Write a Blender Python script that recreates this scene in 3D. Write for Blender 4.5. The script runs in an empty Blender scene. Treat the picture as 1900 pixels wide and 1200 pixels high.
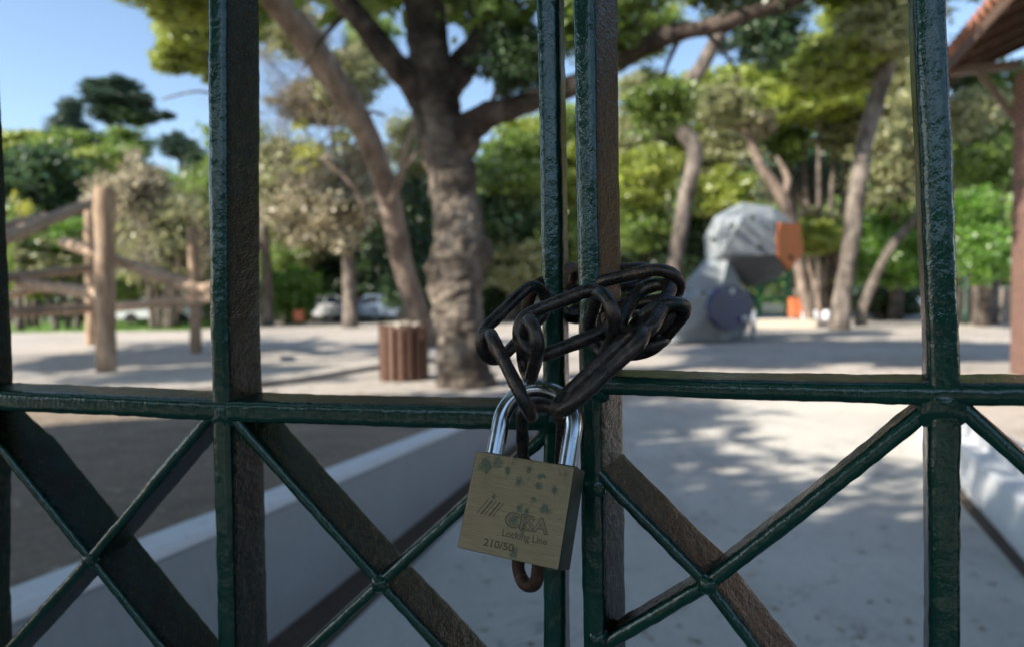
import bpy, bmesh, math, random
import numpy as np
from mathutils import Vector, Matrix, Euler, noise
R_ = math.radians
scene = bpy.context.scene
COL = scene.collection

# ------------------------------------------------------------------ camera
F = 1267.0; HC = 1.15
CAM_ROT = Matrix.Rotation(R_(90 - 2.13), 3, 'X') @ Matrix.Rotation(R_(-.8), 3, 'Z')
cd = bpy.data.cameras.new('camera'); cam = bpy.data.objects.new('camera', cd); COL.objects.link(cam)
cam.rotation_euler = CAM_ROT.to_euler(); cam.location = (0, 0, HC)
cd.sensor_width = 36; cd.lens = F / 1900 * 36; cd.clip_start = .02; cd.clip_end = 2000
cd.dof.use_dof = True; cd.dof.focus_distance = .335; cd.dof.aperture_fstop = 7.0
scene.camera = cam

# ------------------------------------------------------------------ sky and sun
SUN = Vector((-.72, -.42, .55)).normalized()
SUN_EL = math.asin(SUN.z); SUN_AZ = math.atan2(SUN.x, SUN.y)
w = bpy.data.worlds.new('World'); scene.world = w; w.use_nodes = True
nt = w.node_tree; nt.nodes.clear()
sky = nt.nodes.new('ShaderNodeTexSky'); sky.sky_type = 'NISHITA'; sky.sun_disc = False
sky.sun_elevation = SUN_EL; sky.sun_rotation = SUN_AZ; sky.air_density = 1.0; sky.dust_density = .4; sky.ozone_density = 1.3
bg = nt.nodes.new('ShaderNodeBackground'); bg.inputs[1].default_value = .122
wo = nt.nodes.new('ShaderNodeOutputWorld')
nt.links.new(sky.outputs[0], bg.inputs[0]); nt.links.new(bg.outputs[0], wo.inputs[0])
sl = bpy.data.lights.new('sun', 'SUN'); sl.energy = 5.0; sl.angle = R_(.55); sl.color = (1, .93, .82)
so = bpy.data.objects.new('sun', sl); COL.objects.link(so)
so.rotation_euler = (-SUN).to_track_quat('-Z', 'Y').to_euler()
scene.view_settings.view_transform = 'Standard'; scene.view_settings.look = 'None'
scene.view_settings.exposure = 1.0; scene.view_settings.gamma = 1

# ------------------------------------------------------------------ helpers
def ray(px, py):
    return CAM_ROT @ Vector(((px - 950) / F, -(py - 600) / F, -1))
def P(px, py, Y):
    d = ray(px, py); return Vector((0, 0, HC)) + d * (Y / d.y)
def G(px, py, z=0.0):
    d = ray(px, py); t = (z - HC) / d.z; return Vector((0, 0, HC)) + d * t
def pm(Y): return F / Y        # photo pixels per metre at depth Y
def tag(o, label=None, cat=None, group=None, kind=None):
    if label: o['label'] = label
    if cat: o['category'] = cat
    if group: o['group'] = group
    if kind: o['kind'] = kind
    return o
def thing(name, label, cat, loc=(0, 0, 0), rz=0, group=None):
    o = bpy.data.objects.new(name, None); COL.objects.link(o); o.empty_display_size = .2
    o.location = loc; o.rotation_euler = (0, 0, rz)
    return tag(o, label, cat, group)
def link(name, me, mat=None, parent=None, smooth=True):
    if mat is not None and not len(me.materials): me.materials.append(mat)
    o = bpy.data.objects.new(name, me); COL.objects.link(o)
    if parent is not None: o.parent = parent
    if smooth and len(me.polygons): me.polygons.foreach_set('use_smooth', [True] * len(me.polygons))
    return o
def mesh(name, V, Fc):
    me = bpy.data.meshes.new(name); me.from_pydata([tuple(v) for v in V], [], Fc); me.update(); return me
def merge(parts):
    V = []; Fc = []
    for v, f in parts:
        b = len(V); V += list(v); Fc += [tuple(i + b for i in q) for q in f]
    return V, Fc
def fromnp(name, V, Q):
    me = bpy.data.meshes.new(name)
    me.vertices.add(len(V)); me.vertices.foreach_set('co', V.astype(np.float32).ravel())
    k = Q.shape[1]
    me.loops.add(Q.size); me.loops.foreach_set('vertex_index', Q.astype(np.int32).ravel())
    me.polygons.add(len(Q)); me.polygons.foreach_set('loop_start', np.arange(0, Q.size, k, dtype=np.int32))
    me.update(calc_edges=True); return me
def box(c, s, rot=None):
    V = []
    for x in (-.5, .5):
        for y in (-.5, .5):
            for z in (-.5, .5):
                p = Vector((x * s[0], y * s[1], z * s[2]))
                if rot is not None: p = rot @ p
                V.append(p + Vector(c))
    return V, [(0, 1, 3, 2), (4, 6, 7, 5), (0, 4, 5, 1), (2, 3, 7, 6), (0, 2, 6, 4), (1, 5, 7, 3)]
def catmull(pts, n):
    out = []; m = len(pts)
    for i in range(m - 1):
        p0 = pts[max(i - 1, 0)]; p1 = pts[i]; p2 = pts[i + 1]; p3 = pts[min(i + 2, m - 1)]
        for k in range(n):
            t = k / n
            out.append([.5 * (2 * b + (c - a) * t + (2 * a - 5 * b + 4 * c - d) * t * t + (3 * b - a - 3 * c + d) * t ** 3) for a, b, c, d in zip(p0, p1, p2, p3)])
    out.append(list(pts[-1])); return out
def tube(pts, n=8, lump=0, lscale=3, sub=1, seed=0, cap=True, wrinkle=0):
    """pts: (x,y,z,r)"""
    if sub > 1: pts = catmull(pts, sub)
    V = []; Fc = []; m = len(pts); prev = None
    for i, p in enumerate(pts):
        c = Vector(p[:3]); a = Vector(pts[max(i - 1, 0)][:3]); b = Vector(pts[min(i + 1, m - 1)][:3])
        t = (b - a).normalized()
        if prev is None: prev = t.orthogonal().normalized()
        u = (prev - t * prev.dot(t)).normalized(); prev = u; v = t.cross(u)
        for k in range(n):
            an = 2 * math.pi * k / n; d = u * math.cos(an) + v * math.sin(an); r = p[3]
            if lump:
                q = c + d * r
                r *= 1 + lump * (noise.noise(q * lscale + Vector((seed, 0, 0))) + .5 * noise.noise(q * lscale * 2.7 + Vector((seed, 5, 0))))
            if wrinkle: r *= 1 + wrinkle * (abs(noise.noise(Vector((q.x * 4 + seed, q.y * 4, q.z * 7.5)))) + .5 * noise.noise(Vector((q.x * 14, q.y * 14, q.z * 22))))
            V.append(c + d * r)
    for i in range(m - 1):
        for k in range(n):
            k2 = (k + 1) % n; Fc.append((i * n + k, i * n + k2, (i + 1) * n + k2, (i + 1) * n + k))
    if cap: Fc.append(tuple(range(n))[::-1]); Fc.append(tuple(range((m - 1) * n, m * n)))
    return V, Fc

# ------------------------------------------------------------------ materials
class N:
    def __init__(s, name):
        s.m = bpy.data.materials.new(name); s.m.use_nodes = True; s.t = s.m.node_tree
        s.b = s.t.nodes['Principled BSDF']; s.out = s.t.nodes['Material Output']
        s.tc = s.t.nodes.new('ShaderNodeTexCoord')
    def n(s, ty, **kw):
        o = s.t.nodes.new(ty)
        for k, v in kw.items(): setattr(o, k, v)
        return o
    def l(s, a, b): s.t.links.new(a, b)
    def map(s, sc, coord='Object', rot=(0, 0, 0)):
        mp = s.n('ShaderNodeMapping'); mp.inputs['Scale'].default_value = sc if hasattr(sc, '__len__') else (sc,) * 3
        mp.inputs['Rotation'].default_value = rot
        s.l(s.tc.outputs[coord], mp.inputs[0]); return mp.outputs[0]
    def noise(s, sc, detail=4, rough=.55, vec=None, coord='Object', dist=0):
        o = s.n('ShaderNodeTexNoise'); o.inputs['Scale'].default_value = 1; o.inputs['Detail'].default_value = detail
        o.inputs['Roughness'].default_value = rough; o.inputs['Distortion'].default_value = dist
        s.l(vec if vec is not None else s.map(sc, coord), o.inputs['Vector']); return o.outputs['Fac']
    def ramp(s, fac, stops):
        r = s.n('ShaderNodeValToRGB'); e = r.color_ramp.elements
        while len(e) < len(stops): e.new(.5)
        for x, (p, c) in zip(e, stops):
            x.position = p; x.color = (c[0], c[1], c[2], 1) if hasattr(c, '__len__') else (c, c, c, 1)
        s.l(fac, r.inputs[0]); return r.outputs[0]
    def mix(s, fac, a, b, mode='MIX'):
        m = s.n('ShaderNodeMix', data_type='RGBA', blend_type=mode)
        for i, x in ((0, fac), (6, a), (7, b)):
            if isinstance(x, (int, float)): m.inputs[i].default_value = x
            elif isinstance(x, (tuple, list)): m.inputs[i].default_value = (*x[:3], 1)
            else: s.l(x, m.inputs[i])
        return m.outputs[2]
    def math(s, op, a, b=None, c=None):
        m = s.n('ShaderNodeMath', operation=op)
        for i, x in enumerate((a, b, c)):
            if x is None: continue
            if isinstance(x, (int, float)): m.inputs[i].default_value = x
            else: s.l(x, m.inputs[i])
        return m.outputs[0]
    def bump(s, h, strength=.5, dist=.01):
        b = s.n('ShaderNodeBump'); b.inputs['Strength'].default_value = strength; b.inputs['Distance'].default_value = dist
        s.l(h, b.inputs['Height']); s.l(b.outputs[0], s.b.inputs['Normal']); s.l(b.outputs[0], s.b.inputs['Coat Normal'])
    def set(s, **kw):
        for k, v in kw.items():
            k = k.replace('_', ' ')
            if hasattr(v, 'is_linked') or hasattr(v, 'links'): s.l(v, s.b.inputs[k])
            elif hasattr(v, '__len__'): s.b.inputs[k].default_value = (*v[:3], 1)
            else: s.b.inputs[k].default_value = v
        return s

def plain(name, col, rough=.6, metal=0, var=.25, sc=8, bump=0, bsc=60, bd=.004):
    m = N(name); n = m.noise(sc, 5)
    c = m.mix(n, tuple(x * (1 - var) for x in col), tuple(min(1, x * (1 + var)) for x in col))
    m.set(Base_Color=c, Roughness=rough, Metallic=metal)
    if bump: m.bump(m.noise(bsc, 4), bump, bd)
    return m.m

def paint_front():
    m = N('green gate paint')
    n1 = m.noise(40, 4); base = m.ramp(n1, [(.3, (.002, .042, .030)), (.7, (.004, .070, .048))])
    sp = m.noise(700, 2, .6); spk = m.ramp(sp, [(.73, 0), (.78, 1)])
    base = m.mix(m.math('MULTIPLY', spk, .35), base, (.16, .20, .17))
    dk = m.ramp(m.noise(90, 5, .7), [(.64, 0), (.72, 1)])
    base = m.mix(m.math('MULTIPLY', dk, .12), base, (.03, .028, .02))
    chip = m.ramp(m.noise(150, 5, .75), [(.70, 0), (.715, 1)]); base = m.mix(m.math('MULTIPLY', chip, .85), base, m.ramp(m.noise(400, 3), [(.4, (.035, .014, .008)), (.65, (.12, .055, .03))]))
    m.set(Base_Color=base, Roughness=m.ramp(m.noise(60, 4), [(.3, .13), (.75, .26)]))
    m.b.inputs['Specular IOR Level'].default_value = .5; m.b.inputs['Coat Weight'].default_value = .6; m.b.inputs['Coat Roughness'].default_value = .09
    h = m.math('ADD', m.math('MULTIPLY', m.noise((380, 380, 240), 3, .5), 1.0), m.math('MULTIPLY', m.noise((1300, 1300, 900), 2), .3))
    m.bump(h, .5, .0008); return m.m
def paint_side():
    m = N('gate paint sides with painted reflections')
    n1 = m.noise((35, 35, 22), 5, .65); base = m.ramp(n1, [(.44, (.002, .022, .016)), (.58, (.003, .011, .006)), (.74, (.014, .010, .005))])  # brown in the ramp stands in for reflected trees and sunlit ground
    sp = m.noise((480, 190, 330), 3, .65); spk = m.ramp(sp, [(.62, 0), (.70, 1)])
    base = m.mix(m.math('MULTIPLY', spk, .3), base, (.15, .12, .085))  # pale flecks: dust and painted glints
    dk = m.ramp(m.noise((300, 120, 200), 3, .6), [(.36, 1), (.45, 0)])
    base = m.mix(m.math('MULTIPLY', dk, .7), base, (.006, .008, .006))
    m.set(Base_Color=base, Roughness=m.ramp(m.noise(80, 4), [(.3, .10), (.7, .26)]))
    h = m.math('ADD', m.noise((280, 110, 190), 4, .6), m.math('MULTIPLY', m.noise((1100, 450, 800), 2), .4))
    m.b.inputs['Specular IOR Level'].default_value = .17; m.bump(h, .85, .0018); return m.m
PF = paint_front(); PS = paint_side()

def chain_mat():
    m = N('oxidised chain steel')
    n = m.noise(130, 5, .6); c = m.ramp(n, [(.3, (.035, .032, .034)), (.52, (.085, .070, .062)), (.66, (.13, .092, .07)), (.75, (.28, .26, .24))])
    g = m.ramp(m.noise(55, 3), [(.58, 0), (.66, 1)])
    c = m.mix(m.math('MULTIPLY', g, .5), c, (.006, .06, .045))
    m.set(Base_Color=c, Metallic=.7, Roughness=m.ramp(m.noise(200, 4), [(.3, .18), (.7, .40)]))
    m.bump(m.noise(650, 4, .65), .55, .0006); return m.m
def rust_mat():
    m = N('rusted chain steel')
    n = m.noise(190, 5, .65); c = m.ramp(n, [(.3, (.028, .016, .011)), (.55, (.08, .038, .020)), (.72, (.17, .10, .055))])
    m.set(Base_Color=c, Metallic=.25, Roughness=.55); m.bump(m.noise(700, 4, .65), .7, .0008); return m.m
CHAIN = chain_mat(); RUST = rust_mat()
def shackle_mat():
    m = N('polished shackle steel')
    c = m.ramp(m.noise((60, 60, 60), 4), [(.35, (.42, .46, .52)), (.65, (.62, .66, .70))])
    st = m.ramp(m.noise((900, 900, 900), 3), [(.6, 0), (.72, 1)]); c = m.mix(m.math('MULTIPLY', st, .4), c, (.15, .14, .13))
    m.set(Base_Color=c, Metallic=1.0, Roughness=m.ramp(m.noise(120, 3), [(.3, .16), (.7, .27)]))
    m.bump(m.noise((1200, 1200, 150), 2), .08, .0003); return m.m
SHACK = shackle_mat()
def brass_mat():
    m = N('brushed aged brass')
    br = m.noise((60, 400, 2600), 3, .6); n = m.noise(70, 4)
    c = m.mix(n, (.26, .20, .12), (.40, .325, .20)); c = m.mix(.35, c, m.ramp(br, [(.3, (.12, .088, .055)), (.7, (.44, .345, .23))]))
    dk = m.ramp(m.noise(240, 5, .7), [(.62, 0), (.72, 1)]); c = m.mix(m.math('MULTIPLY', dk, .5), c, (.09, .065, .035))
    sep = m.n('ShaderNodeSeparateXYZ'); m.l(m.tc.outputs['Object'], sep.inputs[0])
    wob = m.math('MULTIPLY', m.math('SUBTRACT', m.noise(380, 4, .7), .5), .011)
    mask = None
    for x, z, rx, rz in [(-.0195, .0175, .0042, .0052), (-.0135, .0195, .0038, .003), (-.0075, .0170, .0018, .0032), (-.0005, .0125, .0022, .0034), (.0035, .0185, .0018, .0022),
                         (.010, .012, .0024, .0022), (.0105, .0165, .0025, .0016), (.0150, .0020, .0034, .0030), (.0025, .0000, .0022, .0026), (.0060, -.0010, .0016, .0030), (.0000, -.0055, .0036, .0030),
                         (.0055, -.0085, .0022, .0036), (.0035, -.0200, .0026, .0032), (.0085, .0050, .0016, .0020), (-.012, .0035, .0012, .0014), (.018, .011, .0016, .003)]:
        dx = m.math('DIVIDE', m.math('SUBTRACT', sep.outputs[0], x), rx); dz = m.math('DIVIDE', m.math('SUBTRACT', sep.outputs[2], z), rz)
        d = m.math('SQRT', m.math('ADD', m.math('MULTIPLY', dx, dx), m.math('MULTIPLY', dz, dz)))
        mask = d if mask is None else m.math('MINIMUM', mask, d)
    mk = m.math('ADD', mask, m.math('MULTIPLY', wob, 260))
    mk = m.ramp(mk, [(.45, 1), (.95, 0)])
    ps = m.math('MULTIPLY', mk, m.ramp(m.noise(900, 4, .8), [(.36, .25), (.6, .92)]))
    c = m.mix(ps, c, (.010, .085, .052))
    side = m.math('GREATER_THAN', m.math('ABSOLUTE', sep.outputs[0]), .0258); tarn = m.ramp(m.noise(170, 5, .75), [(.34, (.006, .04, .026)), (.5, (.012, .035, .02)), (.62, (.06, .045, .025)), (.75, (.14, .11, .06))])
    c = m.mix(side, c, tarn); ps = m.math('MAXIMUM', ps, m.math('MULTIPLY', side, .8))
    sm_ = m.math('MULTIPLY', m.ramp(m.noise((150, 150, 90), 4, .7), [(.52, 0), (.66, 1)]), m.ramp(m.math('ADD', m.math('MULTIPLY', sep.outputs[2], 22), .35), [(.45, 0), (.8, .75)]))
    c = m.mix(m.math('MULTIPLY', sm_, .55), c, (.02, .075, .05))
    m.set(Base_Color=c, Metallic=m.math('SUBTRACT', .88, m.math('MULTIPLY', ps, .8)), Roughness=m.ramp(n, [(.3, .36), (.7, .50)]))
    m.bump(m.math('ADD', m.noise((80, 500, 3200), 2), m.math('MULTIPLY', m.noise(500, 4), .6)), .35, .0004); return m.m
BRASS = brass_mat()
ENGR = plain('darkened brass engraving', (.12, .095, .06), .55, .6, .3, 300)
EMBO = plain('worn raised brass', (.25, .20, .125), .42, .85, .25, 300)

def bark(name, dark, light, sc=6, patch=.5, bumpd=.05, stretch=.35):
    m = N(name)
    n = m.noise((sc, sc, sc * stretch), 6, .65, coord='Object'); c = m.ramp(n, [(.33, dark), (.52, tuple((a + b) / 2 for a, b in zip(dark, light))), (.7, light)])
    n2 = m.noise(sc * .35, 3); c = m.mix(m.math('MULTIPLY', m.ramp(n2, [(.4, 0), (.62, 1)]), patch), c, tuple(x * .55 for x in dark))
    m.set(Base_Color=c, Roughness=.9); m.b.inputs['Specular IOR Level'].default_value = .2
    m.bump(m.noise((sc * 3, sc * 3, sc * 3 * stretch), 5, .7), 1, bumpd); return m.m
BARK_MAIN = bark('plane tree bark', (.055, .042, .034), (.45, .375, .30), 3.6, .8, .06, .9)  # bark mottling, its contrast raised to imitate sun dapple
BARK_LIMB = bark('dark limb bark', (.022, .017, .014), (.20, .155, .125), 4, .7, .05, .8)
BARK_LEAN = bark('pale brown bark', (.13, .095, .075), (.42, .33, .27), 5, .4, .04)
BARK_PINE = bark('grey pine bark', (.055, .045, .038), (.34, .285, .24), 4, .6, .04)
BARK_TWIG = bark('bare twig bark', (.13, .105, .085), (.36, .30, .23), 5, .2, .01)

def wrinkle(mat):
    t_ = mat.node_tree; b_ = [n for n in t_.nodes if n.type == 'BSDF_PRINCIPLED'][0]; tc = [n for n in t_.nodes if n.type == 'TEX_COORD'][0]
    mp = t_.nodes.new('ShaderNodeMapping'); mp.inputs['Scale'].default_value = (2.2, 2.2, 9); w_ = t_.nodes.new('ShaderNodeTexNoise'); w_.inputs['Scale'].default_value = 1; w_.inputs['Detail'].default_value = 4; w_.inputs['Distortion'].default_value = .8
    t_.links.new(tc.outputs['Object'], mp.inputs[0]); t_.links.new(mp.outputs[0], w_.inputs['Vector'])
    bp = [n for n in t_.nodes if n.type == 'BUMP'][0]; b2 = t_.nodes.new('ShaderNodeBump'); b2.inputs['Strength'].default_value = 1; b2.inputs['Distance'].default_value = .12
    t_.links.new(w_.outputs['Fac'], b2.inputs['Height']); t_.links.new(bp.outputs[0], b2.inputs['Normal']); t_.links.new(b2.outputs[0], b_.inputs['Normal'])
wrinkle(BARK_MAIN)
def leafmat(name, dark, mid, light, trans=.4):
    m = N(name); g = m.n('ShaderNodeNewGeometry')
    c = m.ramp(g.outputs['Random Per Island'], [(0, tuple(x * .7 for x in dark)), (.25, dark), (.62, mid), (1, light)])
    big = m.noise(1.6, 3); c = m.mix(m.math('MULTIPLY', m.ramp(big, [(.38, 0), (.65, 1)]), .45), c, light)
    d = m.n('ShaderNodeBsdfDiffuse'); t = m.n('ShaderNodeBsdfTranslucent'); gl = m.n('ShaderNodeBsdfGlossy'); gl.inputs['Roughness'].default_value = .45
    m.l(c, d.inputs[0]); m.l(m.mix(.5, c, tuple(min(1, x * 1.5) for x in light)), t.inputs[0])
    mx = m.n('ShaderNodeMixShader'); mx.inputs[0].default_value = trans; m.l(d.outputs[0], mx.inputs[1]); m.l(t.outputs[0], mx.inputs[2])
    m2 = m.n('ShaderNodeMixShader'); m2.inputs[0].default_value = .075; m.l(mx.outputs[0], m2.inputs[1]); m.l(gl.outputs[0], m2.inputs[2])
    m.l(m2.outputs[0], m.out.inputs[0]); return m.m
LEAF = {
    'pine': leafmat('bright pine needles', (.05, .08, .012), (.22, .30, .05), (.48, .54, .10)),
    'dark': leafmat('dark evergreen leaves', (.010, .030, .014), (.03, .08, .03), (.10, .18, .06), .3),
    'mid': leafmat('mid green leaves', (.025, .06, .014), (.11, .19, .035), (.30, .42, .08)),
    'lush': leafmat('lush green leaves', (.02, .07, .008), (.09, .22, .022), (.25, .44, .06), .42),
    'olive': leafmat('pale olive leaves', (.08, .10, .045), (.25, .27, .12), (.50, .50, .26)),
    'dry': leafmat('dry brown foliage', (.11, .09, .05), (.29, .25, .155), (.52, .46, .31), .3),
    'blue': leafmat('blue green needles', (.018, .045, .035), (.035, .08, .055), (.07, .13, .08), .3),
    'yellow': leafmat('fresh yellow green leaves', (.22, .30, .03), (.38, .46, .05), (.55, .50, .08), .5),
}

# ------------------------------------------------------------------ the setting
def ground_mat():
    m = N('dusty gravel ground')
    n = m.noise(.35, 5); c = m.ramp(n, [(.3, (.40, .355, .31)), (.7, (.59, .53, .465))])
    f = m.ramp(m.noise(28, 5, .7), [(.3, .65), (.7, 1.15)]); c = m.mix(1, c, f, 'MULTIPLY')
    c = m.mix(m.math('MULTIPLY', m.ramp(m.noise(3.5, 5, .7), [(.5, 0), (.66, 1)]), .5), c, (.20, .155, .115))
    m.set(Base_Color=c, Roughness=.95); m.bump(m.noise(35, 6, .7), .7, .02); return m.m
def grid(name, x0, x1, y0, y1, nx, ny, hf):
    xs = np.linspace(x0, x1, nx); ys = np.linspace(y0, y1, ny); V = []
    for y in ys:
        for x in xs: V.append((x, y, hf(x, y)))
    Q = [(j * nx + i, j * nx + i + 1, (j + 1) * nx + i + 1, (j + 1) * nx + i) for j in range(ny - 1) for i in range(nx - 1)]
    return mesh(name, V, Q)
sm = lambda a, b, x: (lambda t: t * t * (3 - 2 * t))(max(0, min(1, (x - a) / (b - a))))
g = link('ground', grid('ground', -400, 400, -60, 600, 60, 60, lambda x, y: 0.0), ground_mat()); tag(g, kind='structure')

# wooded hillside rising behind the playground
def hillz(x, y):
    r = sm(46, 105, y); return r * (13 + 9 * sm(-20, 50, x) - 4 * sm(-20, -80, x)) + r * 1.5 * noise.noise(Vector((x * .04, y * .04, 0))) - .25
HILL = plain('hillside earth', (.10, .10, .05), .95, 0, .5, .3)
h = link('hill', grid('hill', -180, 200, 44, 300, 70, 50, hillz), HILL); tag(h, kind='structure')

# low wall lines
WA = Vector((-1.22, .86)); WB = Vector((.20, 6.05)); WD = (WB - WA).normalized(); WN = Vector((-WD.y, WD.x))   # WN points left
def wall_h(t):  # along distance
    y = WA.y + WD.y * t
    return .467 + (y - 2.3) * (-.0475)
PLASTER_G = N('grey painted plaster'); _c = PLASTER_G.mix(PLASTER_G.noise(2.5, 6, .7), (.26, .285, .29), (.36, .38, .385))
_c = PLASTER_G.mix(PLASTER_G.math('MULTIPLY', PLASTER_G.ramp(PLASTER_G.noise((14, 14, 5), 6, .75), [(.55, 0), (.72, 1)]), .35), _c, (.22, .20, .18))
PLASTER_G.set(Base_Color=_c, Roughness=.85); PLASTER_G.bump(PLASTER_G.noise(40, 5), .4, .01)
WHITE_P = N('whitewashed wall top'); _c = WHITE_P.mix(WHITE_P.noise(6, 6, .7), (.62, .63, .64), (.80, .80, .80))
_c = WHITE_P.mix(WHITE_P.math('MULTIPLY', WHITE_P.ramp(WHITE_P.noise(22, 6, .75), [(.56, 0), (.7, 1)]), .5), _c, (.36, .33, .29))
WHITE_P.set(Base_Color=_c, Roughness=.8); WHITE_P.bump(WHITE_P.noise(60, 4), .4, .006)
def prism_wall(A, B, nrm, thick, z0, zf, n=26, inset=0, bev=.012):
    L = (B - A).length; d = (B - A) / L; V = []
    for i in range(n + 1):
        t = L * i / n; p = A + d * t; zt = zf(t) + .004 * noise.noise(Vector((t * 3, 0, 0))); wv = .004 * noise.noise(Vector((t * 2, 7, 0)))
        for o, z in ((inset, z0), (inset + wv, zt - bev), (inset + bev + wv, zt), (thick - bev, zt), (thick, zt - bev), (thick, z0)):
            q = p + nrm * o; V.append((q.x, q.y, z))
    Fc = []
    for i in range(n):
        for k in range(6):
            k2 = (k + 1) % 6; Fc.append((i * 6 + k, (i + 1) * 6 + k, (i + 1) * 6 + k2, i * 6 + k2))
    Fc.append(tuple(range(6))); Fc.append(tuple(range(n * 6, n * 6 + 6))[::-1]); return V, Fc
wl = thing('retaining_wall', 'low grey plastered retaining wall with whitewashed top along the left of the concrete path', 'low wall', (0, 0, 0))
link('wall_face', mesh('wf', *prism_wall(WA, WB, WN, .125, -.02, lambda t: wall_h(t) - .03)), PLASTER_G.m, wl, False)
cap = link('wall_cap', mesh('wc', *prism_wall(WA - WD * .004, WB + WD * .004, WN, .131, .2, lambda t: wall_h(t), inset=-.004)), WHITE_P.m, wl, False)
# shrink the cap to a thin slab on top of the face
me = cap.data
for i, v in enumerate(me.vertices):
    if i % 6 in (0, 5): v.co.z = wall_h((Vector(v.co.xy) - WA).dot(WD)) - .028

def soil_mat():
    m = N('dry earth bed'); c = m.ramp(m.noise(2.2, 6, .65), [(.3, (.20, .15, .11)), (.7, (.38, .29, .22))])
    c = m.mix(m.math('MULTIPLY', m.ramp(m.noise(40, 5, .7), [(.5, 0), (.66, 1)]), .6), c, (.50, .40, .30))
    m.set(Base_Color=c, Roughness=1); m.bump(m.noise(30, 6, .75), 1, .03); return m.m
SOIL = soil_mat()
def bedz(x, y):
    return .385 * (1 - sm(3.2, 8.2, y)) * sm(-13, -8.5, x) + .006 + .02 * noise.noise(Vector((x * 1.3, y * 1.3, 0)))
V = []; nx, ny = 60, 60
for j in range(ny):
    y = -1.0 + j / (ny - 1) * 9.6
    xr = WA.x + (y - WA.y) * WD.x / WD.y - .09
    if y > 6.05: xr = min(xr, -.10 - (y - 6.05) * .55)
    for i in range(nx):
        x = -13 + (xr + 13) * i / (nx - 1); V.append((x, y, bedz(x, y) - (.1 if (y > 8.4 or y < -.8) else 0)))
bed = link('earth_bed', mesh('bed', V, [(j * nx + i, j * nx + i + 1, (j + 1) * nx + i + 1, (j + 1) * nx + i) for j in range(ny - 1) for i in range(nx - 1)]), SOIL)
tag(bed, kind='structure')
# kerb curving round the bed
kc = [G(430, 724), G(500, 715), G(560, 708), G(620, 698), G(705, 684)]
kp = [(p.x, p.y, .03, .045) for p in kc]; kp = [(kp[0][0] - 1.6, kp[0][1] - .5, .03, .045)] + kp + [(kp[-1][0] + 1.0, kp[-1][1] + 1.6, .02, .04)]
kb = link('kerb', mesh('kerb', *tube(kp, 8, .15, 5, 6)), plain('kerb stone', (.22, .20, .18), .9, 0, .3, 9)); tag(kb, kind='structure')

# path and dirt strips
def conc_mat():
    m = N('brushed concrete path'); c = m.ramp(m.noise(1.1, 6, .6), [(.3, (.46, .435, .39)), (.7, (.60, .57, .51))])
    c = m.mix(m.math('MULTIPLY', m.ramp(m.noise((4, 1.2, 4), 6, .7), [(.5, 0), (.7, 1)]), .35), c, (.24, .23, .22))
    c = m.mix(m.math('MULTIPLY', m.ramp(m.noise(70, 3), [(.4, 1), (.5, 0)]), .12), c, (.15, .14, .13))
    cr = m.ramp(m.math('ABSOLUTE', m.math('SUBTRACT', m.noise(.9, 6, .6, dist=.6), .5)), [(.0, 1), (.004, 0)]); c = m.mix(m.math('MULTIPLY', cr, .55), c, (.13, .12, .11))
    sp = m.ramp(m.noise(9, 3, .6), [(.69, 0), (.74, 1)]); c = m.mix(m.math('MULTIPLY', sp, .8), c, (.10, .085, .07))
    m.set(Base_Color=c, Roughness=.9); m.bump(m.noise((160, 30, 50), 4), .35, .006); return m.m
def sheet(name, pts, z, mat):
    o = link(name, mesh(name, [(p[0], p[1], z) for p in pts], [tuple(range(len(pts)))]), mat, None, False); return tag(o, kind='structure')
sheet('dirt_verge', [(-1.35, .4), (2.6, .4), (2.6, 3.9), (2.9, 4.9), (.6, 5.6), (-.02, 5.6)], .004, plain('dark damp verge earth', (.085, .062, .045), 1, 0, .5, 14, .8, 40, .02))
lg = lambda off: [(WA + WD * t + WN * off) for t in (-.3, 1.4, 3.0, 4.4, 5.4)]
L_ = lg(-.20); L_[1] += Vector((.02, 0)); L_[3] -= Vector((.02, 0))
R0 = G(1900, 1075); R1 = G(1789, 945); rd = (R1 - R0).normalized()
path_pts = [(p.x, p.y) for p in L_] + [(.85, 7.5), (4.3, 7.25), (3.5, 5.9)] + [((R0 + rd * t).x, (R0 + rd * t).y) for t in (1.2, 0, -2.4)]
path_pts = [(-.9, .2)] + path_pts[1:] if False else path_pts
sheet('path', path_pts, .008, conc_mat())
sheet('pavement', [(-30, -20), (30, -20), (30, .15), (-30, .15)], .006, plain('street paving', (.20, .19, .18), .9, 0, .3, 2, .5, 40))
# right low white wall
RA = G(1905, 1045); RB = G(1785, 908); rdir = (RB - RA).normalized(); RA2 = (RA - rdir * 1.6).xy; RB2 = (RB + rdir * 1.5).xy
wr = thing('kerb_wall', 'knee-high white painted wall beside the right edge of the concrete path', 'low wall')
rn = Vector((rdir.y, -rdir.x)).normalized()
V, Fc = prism_wall(RA2, RB2, rn, .34, -.02, lambda t: .25); link('wall_body', mesh('rw', V, [f[::-1] for f in Fc]), WHITE_P.m, wr, False)
V, Fc = prism_wall(RA2 + rdir.xy * .1, RB2 - rdir.xy * .1, rn, .22, .24, lambda t: .34, inset=.10); link('upstand', mesh('ru', V, [f[::-1] for f in Fc]), WHITE_P.m, wr, False)

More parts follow.
